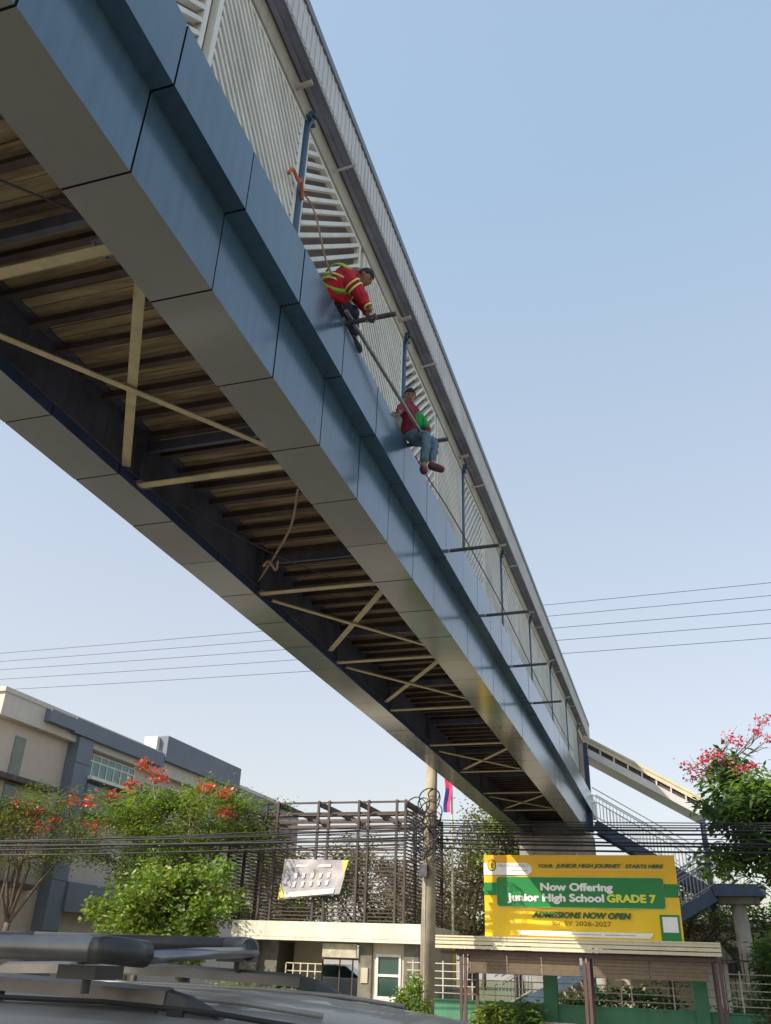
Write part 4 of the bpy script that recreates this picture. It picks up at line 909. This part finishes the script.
def human(J,label,mats,pos,extra=None):
    """J: joints dict of Vectors. One continuous body mesh; clothes, hair and shoes are its children's meshes."""
    t=thing('person',pos,label,'person'); V=Vector
    P=[V(J['pelvis']),V(J['waist']),V(J['chest']),V(J['neck']),V(J['headbase']),V(J['head'])]
    v=list(P); e=[(0,1),(1,2),(2,3),(3,4),(4,5)]; r=[.08,.08,.085,.055,.07,.08]
    def limb(st,keys,rs):
        a=st
        for k,q in zip(keys,rs): v.append(V(J[k])); r.append(q); e.append((a,len(v)-1)); a=len(v)-1
    limb(2,['shR','elR','wrR','paR'],[.045,.04,.028,.032]); limb(2,['shL','elL','wrL','paL'],[.045,.04,.028,.032])
    limb(0,['hipR','knR','anR','toR'],[.06,.055,.04,.035]); limb(0,['hipL','knL','anL','toL'],[.06,.055,.04,.035])
    body=skin('body',v,e,r,SKIN,t)
    f=V(J['face']).normalized(); hc=V(J['head'])+(V(J['head'])-V(J['headbase'])).normalized()*.02; upv=(V(J['head'])-V(J['neck'])).normalized(); sd=f.cross(upv).normalized(); upv=sd.cross(f)
    # skull with face: displaced sphere
    bm=bmesh.new(); bmesh.ops.create_uvsphere(bm,u_segments=24,v_segments=16,radius=1)
    for q in bm.verts:
        c=q.co; x,y,z=c.x*.078,c.y*.098,c.z*.115
        if c.y>.2: z*=1.0; x*=1-.12*max(0,-c.z)
        if c.z<-.3: y+=.012*(c.y>0); x*=.86
        if c.y>.75 and abs(c.x)<.22 and -.35<c.z<.12: y+=.022*(1-abs(c.x)/.22)
        if c.y>.6 and abs(abs(c.x)-.38)<.16 and .0<c.z<.25: y-=.010
        q.co=(x,y,z)
    B=Matrix((sd,f,upv)).transposed()
    for q in bm.verts: q.co=B@q.co+hc-V(root(t).location)
    me=bpy.data.meshes.new('face'); bm.to_mesh(me); bm.free(); me.materials.append(SKIN); [setattr(p,'use_smooth',True) for p in me.polygons]
    fo=bpy.data.objects.new('head',me); COL.objects.link(fo); fo.parent=body
    def L(a,b,c): return hc+sd*a+f*b+upv*c
    mb=MB()
    for s in (-1,1): mb.tube([L(s*.03-.009,.088,.014),L(s*.03+.009,.088,.014)],.006,6)
    mb.build('eyes',HAIR,fo)
    mb=MB()
    for s in (-1,1): mb.tube([L(s*.045,.080,.034),L(s*.018,.091,.036)],.004,5)
    mb.tube([L(-.022,.086,-.055),L(.022,.086,-.055)],.004,5); mb.build('brows_and_mouth',mat('lip',(.15,.05,.04),.6),fo)
    mb=MB()
    for s in (-1,1): mb.tube([L(s*.078,-.005,.025),L(s*.084,-.01,.0),L(s*.078,-.002,-.03)],[.012,.016,.008],6)
    mb.build('ears',SKIN,fo,smooth=True)
    # hair or cap: upper back shell
    bm=bmesh.new(); bmesh.ops.create_uvsphere(bm,u_segments=24,v_segments=14,radius=1)
    bmesh.ops.delete(bm,geom=[q for q in bm.verts if q.co.z<(.28 if q.co.y>.35 else (-.25 if q.co.y<.1 else .1))],context='VERTS')
    for q in bm.verts: q.co=B@Vector((q.co.x*.088,q.co.y*.106,q.co.z*.124+.006))+hc-V(root(t).location)
    me=bpy.data.meshes.new('hair'); bm.to_mesh(me); bm.free(); me.materials.append(mats['hair']); [setattr(p,'use_smooth',True) for p in me.polygons]
    ho=bpy.data.objects.new('hair',me); COL.objects.link(ho); ho.parent=fo; so_=ho.modifiers.new('s','SOLIDIFY'); so_.thickness=.012; so_.offset=-1
    # fingers
    for s in ('R','L'):
        w_=V(J['wr'+s]); p=V(J['pa'+s]); d=(p-w_).normalized(); g_=V(J.get('grip',(0,0,-1))).normalized(); sd2=d.cross(g_).normalized()
        for k in range(4):
            o_=p+sd2*(.028*(k-1.5)*.62*1.2)+d*.02; l=[.036,.042,.040,.030][k]
            chain('finger',[o_,o_+d*l,o_+d*l*1.2+g_*l*.9,o_+d*l*.5+g_*l*1.5],[.0095,.009,.0085,.007],mats.get('hand',SKIN),body,1)
        o_=w_+d*.03+sd2*.03; chain('thumb',[o_,o_+sd2*.02+d*.03+g_*.01,o_+sd2*.008+d*.05+g_*.035],[.011,.010,.008],mats.get('hand',SKIN),body,1)
    # shirt
    sv=[P[0].lerp(P[1],.0),P[1],P[2],P[2].lerp(P[3],.8)]; se=[(0,1),(1,2),(2,3)]; B_=J.get('big',1.0); srr=[.150*B_,.14*B_,.16*B_,.09*B_]
    a=2
    for s in ('R','L'):
        for k,q in (('sh',.085*B_),('el',.066*B_),('wr',.046)):
            pt=V(J[k+s]); 
            if k=='wr': pt=V(J['el'+s]).lerp(pt,.88)
            sv.append(pt); srr.append(q); se.append((2 if k=='sh' else len(sv)-2,len(sv)-1))
    shirt=skin('shirt',sv,se,srr,mats['shirt'],body)
    tv=[P[0],P[0].lerp(P[1],.55)]; te=[(0,1)]; tr_=[.15,.135]
    for s in ('R','L'):
        kn=V(J['kn'+s]); hp=V(J['hip'+s])
        for pt,q in ((P[0].lerp(kn,.38).lerp(hp.lerp(kn,.3),.6),.105),(kn,.082),(kn.lerp(V(J['an'+s]),.92),.06)):
            tv.append(pt); tr_.append(q); te.append((0 if q==.105 else len(tv)-2,len(tv)-1))
    skin('trousers',tv,te,tr_,mats['trousers'],body)
    for s in ('R','L'):
        a_=V(J['an'+s]); b_=V(J['to'+s]); d=(b_-a_).normalized(); dn=V((0,0,-1))
        chain('shoe',[a_-d*.06+dn*.03,a_+d*.03+dn*.03,b_+dn*.03,b_+d*.06+dn*.035],[.058,.062,.056,.045],mats['shoe'],body,2)
    return t,body,shirt
J1=dict(pelvis=(-3.06,7.06,8.47),waist=(-3.01,7.02,8.57),chest=(-2.91,6.99,8.76),neck=(-2.80,7.05,8.92),headbase=(-2.75,7.07,8.90),head=(-2.685,7.09,8.84),
 shR=(-2.82,6.88,8.68),elR=(-2.70,7.0,8.48),wrR=(-2.62,7.06,8.34),paR=(-2.60,7.10,8.30),shL=(-2.86,7.18,8.82),elL=(-2.76,7.28,8.60),wrL=(-2.68,7.20,8.36),paL=(-2.67,7.17,8.31),
 hipR=(-3.0,6.98,8.42),knR=(-2.92,7.36,8.60),anR=(-2.96,7.50,8.29),toR=(-2.94,7.62,8.275),hipL=(-3.08,7.16,8.44),knL=(-3.0,7.45,8.70),anL=(-3.05,7.66,8.30),toL=(-3.03,7.78,8.275),
 face=(.7,.30,-.75),grip=(.1,.2,-1),big=1.3)
for k_ in J1:
    if k_ in ('pelvis','waist','chest','neck','headbase','head','shR','shL','hipR','hipL'): J1[k_]=tuple(np.array(J1[k_])+np.array((-.03,-.03,.0)))
t1,b1,s1=human(J1,'worker in red long-sleeved shirt and lime safety harness bending over the bridge edge',dict(shirt=RED,trousers=JEAN,hair=CAP,shoe=CAP),(-3.0,7.0,8.22))
V3=Vector
def strap(name,pts,w_,m,par,th=.012):
    mb=MB(); 
    for a,b in zip(pts,pts[1:]): mb.bar(a,b,w_,th,upv=STU)
    return mb.build(name,m,par)
# harness over the back: points pushed out of the torso towards the camera side
def band_ring(c0,c1,at,rad,wd,m,par,name,seg=24):
    c0=V3(c0);c1=V3(c1);d=(c1-c0).normalized();u,v=ortho(d);c=c0.lerp(c1,at); vs=[]
    mb=MB()
    for i in range(seg):
        a=2*math.pi*i/seg; q=u*math.cos(a)*rad+v*math.sin(a)*rad; vs+=[c+q-d*wd/2,c+q+d*wd/2]
    mb.add(vs,[(2*i,2*((i+1)%seg),2*((i+1)%seg)+1,2*i+1) for i in range(seg)]); o=mb.build(name,m,par,smooth=True); sol=o.modifiers.new('s','SOLIDIFY'); sol.thickness=.008; return o
band_ring(J1['shR'],J1['elR'],.42,.108,.022,REFL,b1,'sleeve_band'); band_ring(J1['shR'],J1['elR'],.62,.102,.022,REFL,b1,'sleeve_band')
band_ring(J1['elR'],J1['wrR'],.86,.053,.02,REFL,b1,'cuff')
band_ring(J1['waist'],J1['chest'],.75,.212,.022,REFL,b1,'chest_band'); band_ring(J1['waist'],J1['chest'],.5,.204,.022,REFL,b1,'chest_band')
# harness straps as loops through shoulder and crotch
def torso_loop(a,b,tilt,rad,wd,m,par,name):
    d=(V3(b)-V3(a)).normalized(); ax=(d+V3(tilt)).normalized(); c=V3(a).lerp(V3(b),.7); u,v=ortho(ax); mb=MB(); vs=[]; seg=28
    for i in range(seg):
        t=2*math.pi*i/seg; q=(u*math.cos(t)+v*math.sin(t)); q=q*rad*(1+.35*abs(q.dot(d))); vs+=[c+q-ax*wd/2,c+q+ax*wd/2]
    mb.add(vs,[(2*i,2*((i+1)%seg),2*((i+1)%seg)+1,2*i+1) for i in range(seg)]); o=mb.build(name,m,par,smooth=True); sol=o.modifiers.new('s','SOLIDIFY'); sol.thickness=.01
torso_loop(J1['waist'],J1['chest'],(.0,1.0,.3),.196,.06,LIME,b1,'harness_strap'); torso_loop(J1['waist'],J1['chest'],(.2,-1.0,-.2),.196,.06,LIME,b1,'harness_strap')
J2=dict(pelvis=(-2.93,9.84,8.36),waist=(-2.93,9.80,8.46),chest=(-2.90,9.72,8.68),neck=(-2.90,9.68,8.82),headbase=(-2.89,9.665,8.86),head=(-2.885,9.66,8.93),
 shR=(-2.90,9.55,8.72),elR=(-2.93,9.38,8.56),wrR=(-2.90,9.24,8.40),paR=(-2.90,9.20,8.36),shL=(-2.80,9.86,8.70),elL=(-2.68,9.92,8.50),wrL=(-2.70,9.86,8.36),paL=(-2.71,9.82,8.33),
 hipR=(-2.86,9.74,8.32),knR=(-2.60,9.60,8.20),anR=(-2.64,9.58,7.68),toR=(-2.60,9.46,7.57),hipL=(-2.86,9.94,8.32),knL=(-2.56,9.84,8.24),anL=(-2.56,9.70,7.78),toL=(-2.44,9.74,7.74),
 face=(.35,-.75,-.45),grip=(.1,-.2,-1))
t2,b2,s2=human(J2,'worker in maroon shirt, green vest and pale jeans sitting on a scaffold pipe','',None) if False else human(J2,'worker in maroon shirt, green vest and pale jeans sitting on a scaffold pipe',dict(shirt=MAR,trousers=JEAN2,hair=HAIR,shoe=SHOE),(-2.93,9.84,8.22))
# green vest half on his left side
skin('vest',[V3(J2['waist'])+V3((.06,.02,-.03)),V3(J2['chest'])+V3((.065,.03,-.02)),V3(J2['shL'])+V3((0,0,.0)),V3(J2['shL']).lerp(V3(J2['elL']),1.0)],[(0,1),(1,2),(2,3)],[.125,.135,.10,.080],GRV,b2)
# grey sack and tool belt beside him
o=MB(); 
bm=bmesh.new(); bmesh.ops.create_uvsphere(bm,u_segments=16,v_segments=10,radius=1)
for q in bm.verts: q.co=Vector((q.co.x*.09*(1+.2*math.sin(q.co.z*7)),q.co.y*.14,q.co.z*.15))
me=bpy.data.meshes.new('tool_sack'); bm.to_mesh(me); bm.free(); me.materials.append(GLV); [setattr(p,'use_smooth',True) for p in me.polygons]
so2=bpy.data.objects.new('tool_sack',me); COL.objects.link(so2); so2.location=(-3.02,9.42,8.375); tag(so2,'pale grey tool sack on the bridge ledge beside the maroon-shirted worker','bag')
# small dark tool in hands of the red worker
tt=thing('pipe_clamp',(-2.62,7.15,8.27),'dark pipe clamp beside the red worker’s hands on the scaffold pipe','clamp')
mb=MB(); mb.box(-2.645,-2.585,7.115,7.185,8.212,8.280); mb.build('clamp_body',STEEL,tt,bevel=.008); MB().tube([(-2.61,7.15,8.285),(-2.61,7.15,8.34)],.008,6).build('bolt',ALU,tt)
